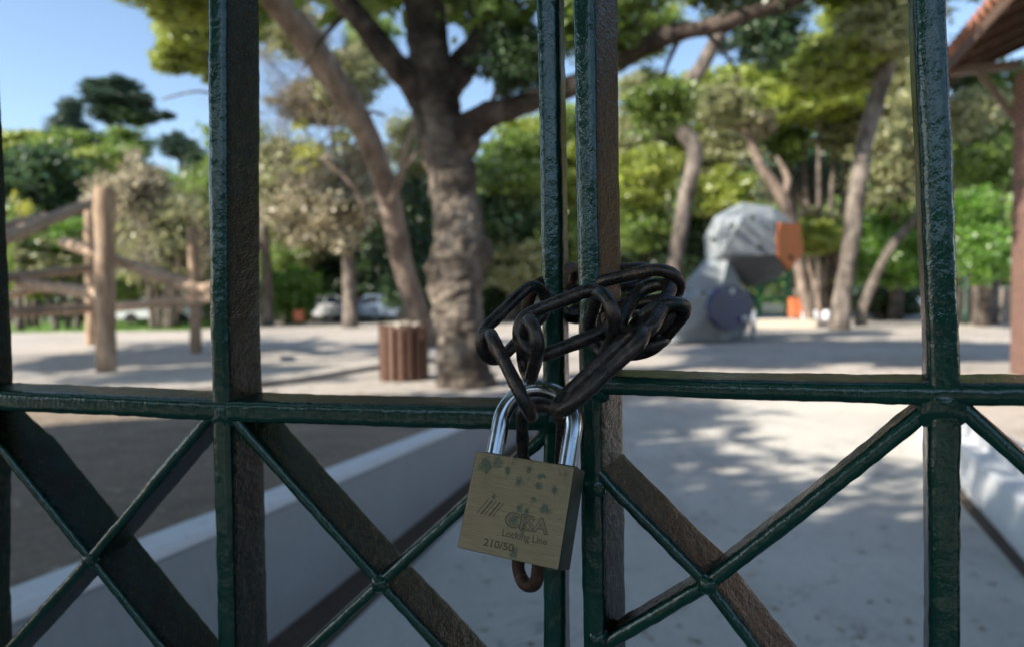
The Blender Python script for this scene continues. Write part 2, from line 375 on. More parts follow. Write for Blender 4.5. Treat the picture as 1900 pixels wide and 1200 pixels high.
# lawns far behind
GRASS = plain('lawn green', (.10, .19, .03), .9, 0, .4, 1.5)
rnd = random.Random(4)
def lawn(name, poly, n):
    sheet(name, poly, .006, GRASS)
    xs = [p[0] for p in poly]; ys = [p[1] for p in poly]
    N_ = n; x = np.random.default_rng(3).uniform(min(xs), max(xs), N_); y = np.random.default_rng(4).uniform(min(ys), max(ys), N_)
    a = np.random.default_rng(5).uniform(0, 6.28, N_); hh = np.random.default_rng(6).uniform(.04, .13, N_)
    dx = np.cos(a) * .03; dy = np.sin(a) * .03
    Vv = np.stack([np.stack([x - dx, y - dy, 0 * x], 1), np.stack([x + dx, y + dy, 0 * x], 1), np.stack([x + dy, y - dx, hh], 1)], 1).reshape(-1, 3)
    o = link(name + '_grass', fromnp('gr', Vv, np.arange(3 * N_).reshape(-1, 3)), LEAF['lush'], None, False); o.name = 'grass'
    tag(o, kind='stuff')
a = G(-60, 617); b = G(345, 613)
lawn('lawn', [(a.x, a.y), (b.x, b.y), (b.x - 3, b.y + 13), (a.x - 6, a.y + 14)], 26000)

# fallen leaves and stones
rg = np.random.default_rng(11)
def litter(name, n, x0, x1, y0, y1, s0, s1, mat, zf=lambda x, y: .012):
    x = rg.uniform(x0, x1, n); y = y0 + (y1 - y0) * rg.uniform(0, 1, n) ** 1.4; s = rg.uniform(s0, s1, n); a = rg.uniform(0, 6.28, n)
    z = np.array([zf(p, q) for p, q in zip(x, y)]); Vv = []
    for k in range(4):
        an = a + k * 1.5708; rr = s * (1 if k % 2 else .6)
        Vv.append(np.stack([x + np.cos(an) * rr, y + np.sin(an) * rr, z + s * .4 * (k % 2) * rg.uniform(0, 1, n)], 1))
    o = link(name, fromnp(name, np.stack(Vv, 1).reshape(-1, 3), np.arange(4 * n).reshape(-1, 4)), mat, None, False); tag(o, kind='stuff')
litter('fallen_leaves', 5200, -14, 16, 7.8, 34, .02, .05, LEAF['dry'])
litter('leaf_litter', 5200, -6, -1.2, 1.6, 7.6, .006, .022, LEAF['dry'], lambda x, y: bedz(x, y) + .02)

litter('path_litter', 420, -.2, 2.4, 2.2, 7.2, .006, .02, LEAF['dry'], lambda x, y: .014)
# ------------------------------------------------------------------ foliage generators
def quads(cs, size, rg, aspect=1.7, up=.25):
    n = len(cs); d = rg.normal(size=(n, 3)); d /= np.linalg.norm(d, axis=1)[:, None]
    e = rg.normal(size=(n, 3)); e[:, 2] *= (1 - up); e -= d * (e * d).sum(1)[:, None]; e /= np.linalg.norm(e, axis=1)[:, None]
    s = size * rg.uniform(.6, 1.4, (n, 1)); a = d * s * aspect; b = e * s
    V = np.stack([cs - a, cs + b * .6 - a * .1, cs + a, cs - b * .6 - a * .1], 1).reshape(-1, 3)
    return V, np.arange(4 * n).reshape(-1, 4)
def crown_mesh(name, seed, nclump=80, per=60, size=.045, spread=.17, shell=.55, squash=1.0, aspect=1.7):
    rg = np.random.default_rng(seed); c = rg.normal(size=(nclump, 3)); c /= np.linalg.norm(c, axis=1)[:, None]
    c *= (shell + (1 - shell) * rg.uniform(0, 1, (nclump, 1)) ** .6) * (rg.uniform(.6, 1.1, (nclump, 1)) + (rg.uniform(0, 1, (nclump, 1)) > .93) * .22); c[:, 2] *= squash
    sp = spread * rg.uniform(.6, 1.3, (nclump, 1, 1)); o = rg.normal(size=(nclump, per, 3)) * sp * np.array([1, 1, .6])
    cs = (c[:, None, :] + o).reshape(-1, 3)
    return fromnp(name, *quads(cs, size, rg, aspect))
CR = {}
for kind in LEAF:
    for v in range(2):
        asp = 2.6 if kind in ('pine', 'blue') else 1.5
        CR[kind, v] = crown_mesh('crown_' + kind + str(v), hash((v, len(kind))) % 999 + v * 31 + len(kind), 105 if kind != 'yellow' else 12, 58, .054, .125 if kind == 'pine' else .15, .38, 1, asp)
        CR[kind, v].materials.append(LEAF[kind])
for v in range(2):
    CR['thin', v] = crown_mesh('crown_thin' + str(v), 77 + v, 24, 15, .062, .13, .35, 1, 1.5); CR['thin', v].materials.append(LEAF['mid'])
def twig_mesh(name, seed, n=420, mat=BARK_TWIG):
    """a bare, finely branched crown of unit radius"""
    r = random.Random(seed); parts = []
    def grow(p, d, L, rad, lev):
        pts = [(*p, rad)]; q = Vector(p); dd = Vector(d)
        for k in range(3):
            dd = (dd + Vector((r.gauss(0, .22), r.gauss(0, .22), r.gauss(.04, .15)))).normalized(); q = q + dd * L / 3
            pts.append((*q, rad * (1 - .25 * (k + 1))))
        parts.append(tube(pts, 3, cap=False))
        if lev > 0:
            for _ in range(r.choice((3, 4, 4))):
                s = r.choice(pts[1:]); nd = (dd + Vector((r.gauss(0, .65), r.gauss(0, .65), r.gauss(0, .5)))).normalized()
                grow(s[:3], nd, L * r.uniform(.55, .8), rad * .55, lev - 1)
    for _ in range(7):
        grow((0, 0, -1), Vector((r.gauss(0, .5), r.gauss(0, .5), 1)).normalized(), .9, .018, 4)
    me = mesh(name, *merge(parts)); me.materials.append(mat); return me
TW = [twig_mesh('twigs0', 1), twig_mesh('twigs1', 2)]

def limb(pxpts, Y0, Y1=None, k=1.0):
    """pixel centreline + half width -> world tube points at a real distance"""
    Y1 = Y0 if Y1 is None else Y1; n = len(pxpts); out = []
    for i, (x, y, r) in enumerate(pxpts):
        Y = Y0 + (Y1 - Y0) * i / (n - 1); p = P(x, y, Y); out.append((p.x, p.y, p.z, r / pm(Y) * k * .82))
    return out
def crown_child(root, kind, v, c, r, name='crown', rz=0):
    o = bpy.data.objects.new(name, CR[kind, v] if kind != 'twig' else TW[v]); COL.objects.link(o); o.parent = root
    o.location = Vector(c) - root.location; o.scale = r if hasattr(r, '__len__') else (r,) * 3; o.rotation_euler = (0, 0, rz); return o
def rel(root, pts): return [(p[0] - root.location.x, p[1] - root.location.y, p[2] - root.location.z, p[3]) for p in pts]

# --- big plane tree
mt = G(862, 712); mt.z = 0
t = thing('plane_tree', 'massive old plane tree with knobbly pale trunk, right beside the slatted litter bin', 'tree', mt)
trunk = limb([(866, 735, 88), (864, 715, 70), (860, 690, 61), (856, 640, 57), (848, 570, 56), (846, 525, 62), (852, 480, 64), (853, 430, 58), (846, 375, 54), (838, 320, 52), (826, 260, 50), (812, 200, 50), (803, 150, 50), (797, 100, 47), (790, 40, 44), (783, -40, 41), (770, -170, 36), (750, -330, 28), (760, -520, 18)], 9.0)
parts = [tube(rel(t, trunk), 64, .15, 3.0, 20, 3, wrinkle=.085)]
for (x, y, r) in [(816, 500, 26), (890, 468, 26), (842, 600, 34), (772, 135, 28), (802, 300, 18), (866, 262, 26), (895, 640, 24)]:   # burls and swellings
    c = P(x, y, 8.95); rr = r / pm(9)
    parts.append(tube([(c.x - t.location.x, c.y - t.location.y, c.z + dz * rr, rr * q) for dz, q in ((-1.3, .15), (-.8, .7), (0, 1), (.8, .7), (1.3, .15))], 18, .2, 6, 3, x))
link('trunk', mesh('mt', *merge(parts)), BARK_MAIN, t)
for pts, y1 in (([(800, 200, 40), (765, 150, 34), (735, 122, 30), (695, 72, 27), (650, 15, 24), (590, -50, 21), (500, -120, 17), (380, -180, 10)], 8.2),
            ([(815, 185, 36), (845, 140, 34), (880, 95, 29), (905, 55, 26), (925, 0, 24), (950, -70, 20), (1010, -170, 14)], 9.6),
            ([(840, 300, 30), (865, 245, 36), (905, 215, 30), (950, 202, 26), (1010, 178, 24), (1085, 150, 23), (1150, 112, 24), (1205, 80, 21), (1265, 60, 19), (1330, 48, 17), (1400, 22, 15), (1480, -2, 12), (1580, -50, 9)], 7.6),
            ([(797, 60, 30), (760, -60, 24), (700, -150, 18), (640, -260, 12)], 10.5), ([(790, -40, 28), (860, -160, 22), (930, -300, 14)], 8.0)):
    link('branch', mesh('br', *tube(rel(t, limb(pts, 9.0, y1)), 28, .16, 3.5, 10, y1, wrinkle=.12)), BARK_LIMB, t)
for pts in ([(905, 55, 9), (960, 80, 5), (990, 120, 3)], [(900, 215, 8), (925, 160, 5), (940, 95, 3)], [(1010, 178, 8), (985, 120, 5), (960, 60, 3)], [(1150, 112, 9), (1180, 40, 6), (1200, -20, 4)], [(1300, 50, 7), (1345, 100, 4), (1380, 150, 2)],
            [(1265, 60, 7), (1230, 140, 4), (1215, 200, 2)], [(650, 15, 9), (600, 70, 5), (560, 130, 3)], [(770, 205, 9), (778, 250, 6), (770, 290, 4), (745, 320, 3)]):
    link('twig', mesh('tw', *tube(rel(t, limb(pts, 8.8, 8.5)), 7, .1, 5, 4)), BARK_MAIN, t)
for (x, y, Y, rp, kd, v) in [(960, 110, 8.6, 75, 'dark', 0), (1225, 190, 8.2, 65, 'mid', 1), (1110, 20, 8.2, 100, 'mid', 0), (920, 30, 9.5, 60, 'mid', 1), (610, -230, 8.6, 170, 'mid', 0), (800, -240, 9, 300, 'mid', 1), (1180, -230, 8.4, 240, 'mid', 0), (430, -300, 9, 240, 'mid', 0), (250, -420, 9.5, 200, 'mid', 1), (560, -330, 8.0, 190, 'mid', 0), (1440, -160, 8, 170, 'dark', 1), (672, -319, 11.4, 130, 'thin', 0)]:
    crown_child(t, kd, v, P(x, y, Y), rp / pm(Y), rz=x)

# --- leaning tree behind it
b0 = G(798, 640); b0.z = 0
t = thing('leaning_tree', 'smooth pale brown tree leaning left across the view behind the big knobbly trunk', 'tree', b0)
link('trunk', mesh('lt', *tube(rel(t, limb([(800, 648, 32), (796, 630, 28), (775, 580, 25), (752, 510, 24), (736, 440, 25), (722, 370, 26), (700, 300, 27), (675, 240, 28), (640, 180, 29), (600, 120, 31), (560, 60, 32), (512, 0, 33), (460, -70, 28), (380, -160, 20)], 17, 13)), 24, .1, 3, 5)), BARK_LEAN, t)
for pts in ([(700, 300, 8), (655, 235, 5), (680, 208, 4), (715, 216, 3)], [(724, 380, 10), (745, 320, 9), (748, 285, 7), (768, 235, 6), (772, 205, 4)], [(752, 300, 6), (770, 285, 5), (790, 275, 4)], [(690, 430, 4), (668, 370, 5), (640, 330, 4), (590, 290, 3)]):
    link('branch', mesh('lb', *tube(rel(t, limb(pts, 15, 14.6)), 8, .1, 4, 4)), BARK_LEAN, t)
crown_child(t, 'thin', 0, P(550, -101, 15.2), (1.5, 1.5, .8)); crown_child(t, 'mid', 0, P(430, -290, 12.5), 1.0); crown_child(t, 'pine', 1, P(330, -60, 13), (1.5, 1.5, .9))
for (x, y, rp) in [(640, 258, 26), (575, 290, 34), (560, 240, 22)]:
    crown_child(t, 'yellow', 0, P(x, y, 14), rp / pm(14), 'leafy_crown')

# --- other trees with visible trunks
def tree(name, label, trunks, Y, mat, crowns, Y1=None, lump=.12, sides=14):
    base = P(trunks[0][0][0], trunks[0][0][1], Y); base = Vector((base.x, base.y, 0)); t = thing(name, label, 'tree', base)
    for i, pts in enumerate(trunks):
        L = limb(pts, Y, Y1)
        if i == 0: L = [(L[0][0], L[0][1], -.1, L[0][3] * 1.25)] + L
        link('trunk' if i == 0 else 'branch', mesh('tr', *tube(rel(t, L), sides, lump, 2.5, 4, Y)), mat, t)
    for (x, y, Yc, rx, ry, kd, v) in crowns:
        crown_child(t, kd, v, P(x, y, Yc), (rx / pm(Yc), rx / pm(Yc), ry / pm(Yc)), rz=x * .37)
    return t
tree('pine_tree', 'tall pine with a snaking crooked trunk rising just left of the faceted climbing sculpture',
     [[(1246, 598, 21), (1252, 500, 17), (1262, 430, 17), (1272, 370, 17), (1284, 320, 17), (1288, 275, 18), (1266, 240, 19), (1254, 210, 19), (1272, 165, 17), (1304, 120, 16), (1330, 70, 15), (1345, 20, 14), (1378, -40, 12)], [(1266, 240, 9), (1230, 190, 6), (1190, 170, 4)]], 20, BARK_PINE,
     [(1420, 60, 20, 75, 60, 'dark', 1), (1380, -90, 20, 190, 80, 'pine', 0), (1190, 60, 21, 70, 55, 'mid', 1)])
tree('pine_tree', 'tall pine with thick upright trunk, pale at the foot, right of the orange-ended sculpture',
     [[(1557, 614, 24), (1562, 560, 21), (1575, 480, 18), (1585, 400, 19), (1594, 330, 19), (1608, 250, 19), (1628, 180, 19), (1650, 100, 20), (1668, 20, 20), (1690, -70, 16)], [(1650, 110, 8), (1600, 60, 6), (1560, 40, 4)]], 21.5, BARK_PINE,
     [(1640, 60, 21, 95, 60, 'olive', 0), (1700, -60, 21, 200, 70, 'pine', 1), (1560, 120, 22, 90, 50, 'pine', 1)])
tree('slanting_tree', 'thin bare trunk slanting up to the right behind the thick upright pine', [[(1598, 582, 12), (1622, 520, 11), (1650, 465, 10), (1700, 405, 9), (1770, 345, 7), (1840, 300, 4)]], 24, BARK_PINE, [(1850, 290, 24, 90, 60, 'lush', 0)])
tree('crooked_tree', 'thin pale bare-trunked tree leaning left behind the faceted climbing sculpture', [[(1500, 585, 11), (1488, 530, 11), (1478, 470, 11), (1468, 400, 13), (1440, 350, 12), (1408, 302, 10), (1385, 240, 8), (1350, 160, 5)], [(1450, 370, 9), (1462, 335, 8), (1440, 290, 4)]], 26, BARK_LEAN, [(1340, 200, 26, 60, 45, 'olive', 1), (1400, 230, 26, 40, 30, 'dry', 0)])
tree('forked_sapling', 'slim pale sapling forking low down between the orange bin and the thick upright pine', [[(1524, 590, 6), (1518, 550, 6), (1505, 510, 4), (1495, 470, 3)], [(1518, 550, 5), (1530, 510, 4), (1534, 480, 3)]], 27, BARK_LEAN, [(1510, 440, 27, 50, 38, 'pine', 0)])
tree('upright_tree', 'straight slender tree with pale lower trunk under dry brown foliage, left of the leaning tree', [[(650, 607, 19), (649, 540, 16), (645, 470, 14), (640, 400, 11), (628, 320, 8), (615, 240, 5)], [(640, 400, 6), (590, 350, 4), (560, 290, 3)], [(645, 440, 5), (690, 400, 4), (710, 350, 3)]], 29, BARK_PINE,
     [(600, 390, 29, 95, 80, 'dry', 1), (565, 300, 28, 85, 80, 'twig', 0), (590, 210, 29, 95, 70, 'twig', 1), (660, 340, 30, 70, 90, 'dry', 0), (555, 100, 30, 85, 95, 'twig', 1), (540, 60, 31, 70, 55, 'olive', 0), (640, 150, 31, 70, 60, 'olive', 1), (690, 70, 32, 55, 50, 'mid', 0), (600, 190, 32, 80, 50, 'dry', 1)])
tree('slim_tree', 'slim pale trunk standing immediately right of the second gate bar', [[(498, 604, 14), (496, 540, 12), (493, 470, 11), (490, 400, 9), (505, 300, 6)]], 32, BARK_PINE, [(530, 330, 32, 80, 90, 'olive', 0), (520, 190, 32, 80, 80, 'twig', 1)])
# skyline pines on the left
tree('umbrella_pine', 'dark round-headed pine standing alone against the blue sky at far left', [[(245, 560, 9), (242, 450, 8), (238, 350, 7), (225, 250, 6), (215, 200, 4)]], 44, BARK_PINE,
     [(185, 165, 44, 30, 20, 'blue', 0), (225, 160, 44, 32, 18, 'blue', 1), (205, 185, 44, 46, 17, 'blue', 0), (262, 188, 44, 26, 16, 'blue', 1), (245, 215, 44, 40, 20, 'dark', 0), (200, 212, 44, 30, 18, 'blue', 1), (285, 215, 44, 18, 12, 'blue', 0), (235, 265, 44, 50, 30, 'mid', 0)])
tree('fir_tree', 'ragged narrow dark fir against the sky, leftmost of the skyline conifers', [[(135, 560, 7), (135, 400, 6), (133, 250, 4), (130, 190, 2)]], 50, BARK_PINE,
     [(132, 205, 50, 20, 26, 'blue', 1), (128, 235, 50, 36, 24, 'blue', 0), (140, 265, 50, 50, 28, 'blue', 1)])
tree('wispy_pine', 'sparse wispy pine against the sky just left of the second gate bar', [[(345, 560, 7), (342, 400, 6), (335, 300, 5), (325, 240, 3)]], 42, BARK_PINE,
     [(330, 272, 42, 34, 26, 'blue', 0), (362, 300, 42, 26, 34, 'dark', 1), (310, 215, 42, 14, 9, 'blue', 1)])
tree('aleppo_pine', 'sunlit yellow-green pine whose boughs hang in at the top beside the second gate bar', [[(455, 590, 16), (452, 450, 14), (448, 300, 13), (440, 150, 11), (430, 20, 9), (415, -100, 6)], [(440, 150, 6), (400, 120, 4), (345, 70, 3)], [(436, 190, 5), (370, 170, 3), (300, 185, 2)]], 25, BARK_PINE,
     [(345, 60, 25, 62, 58, 'pine', 0), (395, 20, 25, 90, 70, 'pine', 1), (310, 112, 25, 36, 28, 'pine', 0), (390, 110, 26, 50, 40, 'pine', 1), (450, -60, 25, 120, 80, 'pine', 0), (340, 20, 24, 55, 45, 'pine', 1)])

# --- shrubs and wood edge: (name, label, x, y, Y, rx, ry, kind, v)
BG = [
 ('evergreen_bush', 'dense dark green rounded bush at the left edge behind the slanted logs', [(70, 350, 34, 115, 88, 'dark', 0), (40, 400, 33, 80, 90, 'dark', 1)]),
 ('yellow_sprig_bush', 'dark bush flecked with yellow leaves beside the leftmost gate bar', [(30, 460, 30, 50, 70, 'mid', 1), (35, 380, 29, 24, 40, 'yellow', 1)]),
 ('leafy_tree', 'green treetop below the round-headed skyline pine at left', [(120, 290, 40, 75, 50, 'mid', 0), (60, 275, 42, 60, 35, 'pine', 1), (215, 300, 40, 60, 45, 'mid', 1), (160, 270, 42, 60, 30, 'dark', 0), (170, 320, 38, 55, 48, 'pine', 0)]),
 ('light_bush', 'bright light green bush seen through the log climbing frame', [(110, 480, 31, 80, 50, 'olive', 1), (150, 440, 31, 55, 40, 'lush', 0), (60, 500, 31, 70, 50, 'pine', 1), (220, 520, 31, 60, 50, 'mid', 0)]),
 ('bare_bush', 'large leafless grey-brown twiggy bush behind the tall log posts', [(280, 420, 30, 110, 150, 'twig', 0), (330, 470, 29, 90, 110, 'twig', 1), (250, 380, 30, 80, 100, 'dry', 1), (310, 450, 30, 90, 90, 'olive', 0), (350, 400, 30, 60, 90, 'twig', 0)]),
 ('green_tree', 'mid green tree filling the gap left of the second gate bar behind the twiggy bush', [(400, 400, 38, 80, 120, 'mid', 1), (440, 300, 38, 60, 90, 'mid', 0), (330, 380, 40, 80, 70, 'mid', 0)]),
 ('hedge_bush', 'low rounded green shrub at the foot of the slender pale trunks', [(545, 545, 34, 55, 55, 'lush', 1), (520, 500, 35, 45, 50, 'mid', 0)]),
 ('olive_tree', 'greyish green tree with dry patches behind the leaning trunk', [(560, 430, 38, 95, 90, 'olive', 1), (700, 470, 38, 80, 90, 'dark', 0), (620, 520, 40, 90, 60, 'dark', 1)]),
 ('wood_edge_tree', 'dark tree showing in the gap between the leaning trunk and the knobbly trunk', [(760, 420, 36, 60, 110, 'dark', 1), (770, 280, 36, 60, 80, 'olive', 0), (755, 530, 34, 50, 60, 'dark', 0)]),
 ('shady_tree', 'shaded green tree filling the gap right of the knobbly trunk', [(950, 310, 32, 80, 80, 'mid', 0), (940, 420, 33, 90, 90, 'dark', 0), (985, 260, 34, 70, 45, 'pine', 0), (960, 500, 32, 60, 60, 'olive', 1), (900, 540, 35, 70, 50, 'dark', 1)]),
 ('feathery_tree', 'light green feathery tree rising behind the chained centre bars', [(1100, 330, 34, 90, 90, 'pine', 1), (1080, 450, 33, 80, 80, 'mid', 0), (1120, 540, 36, 90, 50, 'dark', 0), (1040, 230, 36, 60, 50, 'mid', 1)]),
 ('sunlit_tree', 'sunlit yellow-green tree behind the snaking pine trunk', [(1200, 330, 30, 75, 65, 'pine', 0), (1190, 420, 31, 70, 60, 'mid', 1), (1180, 250, 32, 60, 50, 'olive', 1), (1220, 500, 32, 70, 60, 'dark', 1), (1310, 180, 30, 60, 55, 'pine', 1), (1190, 170, 31, 50, 40, 'olive', 0), (1250, 280, 33, 60, 50, 'pine', 0)]),
 ('acacia_tree', 'airy yellow-green tree directly above the faceted climbing sculpture', [(1340, 290, 31, 80, 55, 'olive', 0), (1340, 360, 30, 65, 50, 'pine', 0), (1400, 170, 33, 75, 55, 'pine', 1), (1300, 440, 33, 60, 70, 'dark', 0)]),
 ('golden_pine', 'pine with broad flat golden-green boughs between the snaking pine and the thick upright pine', [(1520, 190, 29, 100, 42, 'pine', 0), (1560, 110, 30, 100, 50, 'pine', 1), (1480, 110, 31, 60, 50, 'mid', 0), (1600, 30, 31, 90, 50, 'pine', 0), (1430, 200, 32, 70, 50, 'pine', 1), (1580, 250, 30, 70, 50, 'olive', 0), (1460, 270, 32, 60, 40, 'mid', 1)]),
 ('brown_thicket', 'dark brown shadowed thicket between the sculpture and the thick upright pine', [(1490, 330, 38, 90, 60, 'dark', 0), (1520, 350, 36, 70, 60, 'twig', 1), (1440, 330, 37, 60, 50, 'twig', 0)]),
 ('reddish_shrub', 'pale shrub tinged with dry red-brown leaves right of the sculpture’s orange end', [(1520, 430, 31, 58, 42, 'olive', 1), (1500, 410, 30, 28, 22, 'dry', 0), (1545, 480, 32, 50, 50, 'pine', 1)]),
 ('silver_tree', 'silvery olive tree behind the upper part of the thick upright pine', [(1660, 250, 28, 70, 100, 'olive', 0), (1650, 360, 29, 75, 70, 'olive', 1), (1680, 130, 28, 60, 60, 'olive', 1)]),
 ('glossy_bush', 'bright green leafy bush either side of the slanting bare trunk', [(1660, 480, 27, 80, 62, 'lush', 0), (1610, 440, 29, 60, 50, 'lush', 1), (1700, 420, 28, 60, 60, 'mid', 0), (1640, 560, 30, 80, 30, 'dark', 1)]),
 ('garden_tree', 'vivid green tree between the right gate bar and the brick building', [(1830, 470, 20, 70, 55, 'lush', 1), (1800, 400, 21, 70, 55, 'lush', 0), (1840, 300, 22, 75, 80, 'mid', 1), (1800, 220, 22, 60, 60, 'olive', 0), (1800, 120, 24, 60, 60, 'dark', 0), (1875, 170, 23, 60, 60, 'mid', 0), (1850, 240, 23, 60, 50, 'mid', 1)]),
]
for name, label, cr in BG:
    xs = [c[0] for c in cr]; Y = max(c[2] for c in cr); base = P(sum(xs) / len(xs), 590, Y); base.z = 0
    t = thing(name, label, 'bush' if 'bush' in name or 'shrub' in name or 'thicket' in name else 'tree', base)
    tr = []
    for k, c in enumerate(cr):
        c0 = P(c[0], c[1], c[2]); tr.append(tube([(base.x * .6 + c0.x * .4 - base.x, c0.y * .4 + base.y * .6 - base.y, -.1, .16), ((c0.x - base.x) * .6, (c0.y - base.y) * .6, c0.z * .45, .12), (c0.x - base.x, c0.y - base.y, c0.z, .06)], 7, .1, 2, 3))
    link('trunk', mesh('bt', *merge(tr)), BARK_PINE, t)
    for (x, y, Yc, rx, ry, kd, v) in cr:
        crown_child(t, kd, v, P(x, y, Yc), (rx / pm(Yc), rx / pm(Yc) * .9, ry / pm(Yc)), rz=x * .7)

# far woodland as one mass over the hill
rg = np.random.default_rng(8); n = 900; cl = []
while len(cl) < n:
    x = rg.uniform(-75, 80); y = rg.uniform(43, 92)
    top = 3.0 + 4.5 * (.5 + .5 * noise.noise(Vector((x * .13, y * .13, 3)))) + (5 if x > 3 else 0) + (2.5 if -20 < x < 3 else 0)
    cl.append((x, y, hillz(x, y) + rg.uniform(.3, top)))
cs = (np.array(cl)[:, None, :] + rg.normal(size=(n, 60, 3)) * np.array([1.3, 1.3, .8])).reshape(-1, 3)
o = link('woodland', fromnp('wood', *quads(cs, .28, rg, 1.4)), LEAF['mid'], None, False); tag(o, kind='stuff')
hd = []
for k in range(700):
    x = rg.uniform(-40, 36); hd.append((x, 41 + rg.uniform(-1.2, 1.2), rg.uniform(.2, 3.4)))
cs = (np.array(hd)[:, None, :] + rg.normal(size=(700, 40, 3)) * .4).reshape(-1, 3)
o = link('undergrowth', fromnp('under', *quads(cs, .14, rg, 1.4)), LEAF['dark'], None, False); tag(o, kind='stuff')

# --- trees beside and behind the photographer that shade the gate and path
def shade_tree(label, x, y, crowns):
    t = thing('shade_tree', label, 'tree', (x, y, 0))
    link('trunk', mesh('st', *tube([(0, 0, -.1, .34), (.05, 0, 1.5, .25), (-.1, .1, 3.4, .2), (.1, 0, 6, .1)], 14, .12, 2, 4)), BARK_LEAN, t)
    for i, (cx, cy, cz, r1, r2, v) in enumerate(crowns):
        crown_child(t, 'mid' if v < 2 else 'thin', v % 2, (cx, cy, cz), (r1, r1, r2), rz=i * 1.7)
    return t
SHADE = [
 ('broad leafy tree outside the gate left of the photographer', -6.5, -2.2, [(-5.6, -1.0, 3.9, 2.4, 1.4, 0), (-6.6, .5, 4.6, 1.9, 1.3, 1), (-4.2, -1.8, 3.6, 1.8, 1.2, 1), (-7.2, -.6, 5.6, 2.2, 1.6, 0), (-4.4, .3, 3.3, 1.6, .9, 0)]),
 ('tall leafy tree out of view left of the earth bed', -9.0, 4.6, [(-8.3, 3.2, 5.2, 2.0, 1.3, 1), (-8.6, 5.2, 6.0, 1.8, 1.2, 0), (-6.9, 5.0, 6.0, .9, .5, 3), (-9.8, 4.2, 7.2, 2.2, 1.5, 2), (-8.3, 9.3, 8.8, 1.2, .8, 0), (-7.9, 8.5, 6.7, .8, .7, 3), (-7.5, 7.8, 5.0, .6, .4, 2)]),
 ('thin-crowned tree out of view beyond the left of the gravel', -15.5, 11.0, [(-15.6, 8.6, 7.4, 1.5, .8, 2), (-17.5, 12.5, 7.6, 1.4, .7, 3), (-17.5, 8.6, 8.8, 1.5, .5, 0), (-21.2, 12.4, 8.8, 1.6, .5, 1), (-15.2, 7.2, 8.6, 1.0, .35, 2), (-13.2, 10.0, 8.6, 1.9, .7, 2), (-16.2, 12.6, 9.2, 2.0, .7, 3), (-14.0, 15.0, 9.6, 2.0, .7, 2)]),
 ('high spreading unseen tree added behind the photographer to cut sky light', 1.5, -5.5, [(1, -5.6, 6.4, 3.0, 1.6, 1), (-2.4, -5.4, 6.6, 2.4, 1.4, 0), (4.5, -4.6, 6.2, 2.4, 1.4, 0), (.5, -2.2, 5.6, 2.6, 1.3, 1)]),  # unseen tree put in to hold back sky light on the foreground
 ('leafy tree added just inside the gate to cut sky light, out of view to the left', -3.4, .7, [(-1.8, 2.4, 5.2, 1.6, .9, 0), (-.2, 1.2, 5.6, 2.0, 1.0, 1), (-4.0, 2.9, 5.2, 1.2, .6, 2), (-4.8, 2.2, 5.0, 1.0, .5, 2), (-6.3, 2.6, 5.0, 1.5, .8, 3)]),  # its overhead crowns are put in to shut out sky light
 ('tall pine out of view on the left edge of the playground', -19.5, 13.0, [(-17.5, 12, 7.0, 2.0, .9, 0), (-18.5, 15.0, 8.0, 2.2, 1.0, 1), (-16.0, 14.5, 9.6, 1.8, .8, 0), (-20.5, 17.5, 8.5, 2.6, 1.1, 2), (-16.5, 10.8, 6.2, 1.7, .6, 3), (-14.5, 8.6, 5.8, 1.6, .7, 2)]),
 ('slim high-crowned pine out of view above the gravel', -15.0, 18.5, [(-12.0, 17.5, 11.0, 1.9, .8, 1), (-9.5, 15.5, 10.6, 1.6, .7, 0)]),
]
for lb, x, y, cr in SHADE:
    if 'behind' not in lb:      # shift the crowns so their shadows keep their places
        cr = [(a + .12 * c, b - .474 * c, c, d, e, f) for a, b, c, d, e, f in cr]; m_ = sum(c[2] for c in cr) / len(cr); x += .12 * m_; y -= .474 * m_
    shade_tree(lb, x, y, cr)

t = thing('sky_blocker_hedge', 'unseen dark hedge added behind the photographer to block sky light', 'hedge', (0, -7.5, 0))  # unseen hedge added to darken reflections and cut sky light on the gate
rg = np.random.default_rng(21); n = 26000; cs = np.stack([rg.uniform(-24, 24, n), rg.uniform(-.9, .9, n), rg.uniform(0, 2.5, n)], 1); cs[:, 2] += .3 * np.sin(cs[:, 0] * 1.3)
link('foliage', fromnp('hedge', *quads(cs, .11, rg, 1.4)), LEAF['dark'], t, False)
link('core', mesh('core', *box((0, -.2, 1.15), (47, 1.0, 2.2))), plain('hedge blocker core', (.02, .025, .012), .95), t, False)

# ------------------------------------------------------------------ log climbing frame
LOG = N('weathered peeled log'); _n = LOG.noise((9, 9, 1.6), 6, .65)
_c = LOG.ramp(_n, [(.3, (.19, .12, .075)), (.52, (.36, .25, .165)), (.72, (.54, .41, .30))])
_c = LOG.mix(LOG.math('MULTIPLY', LOG.ramp(LOG.noise(1.7, 4), [(.5, 0), (.64, 1)]), .55), _c, (.17, .115, .08))
LOG.set(Base_Color=_c, Roughness=.85); LOG.bump(LOG.noise((30, 30, 4), 5, .7), .8, .02)
b = G(197, 690)
t = thing('log_frame', 'rustic playground climbing frame of upright wooden posts joined by slanting logs', 'climbing frame', (b.x, b.y, 0))
def logpart(name, a, c, r, lab=None):
    n = 9; pts = [(*(a + (c - a) * k / (n - 1)), r * (1 + .06 * math.sin(k * 2.1 + a.x))) for k in range(n)]
    e = (c - a).normalized(); pts = [(*(a - e * .02), r * .82)] + pts + [(*(c + e * .02), r * .8)]
    o = link(name, mesh(name, *tube(rel(t, pts), 18, .09, 4, 2, a.x * 3)), LOG.m, t)
    if lab: o['label'] = lab
    return o
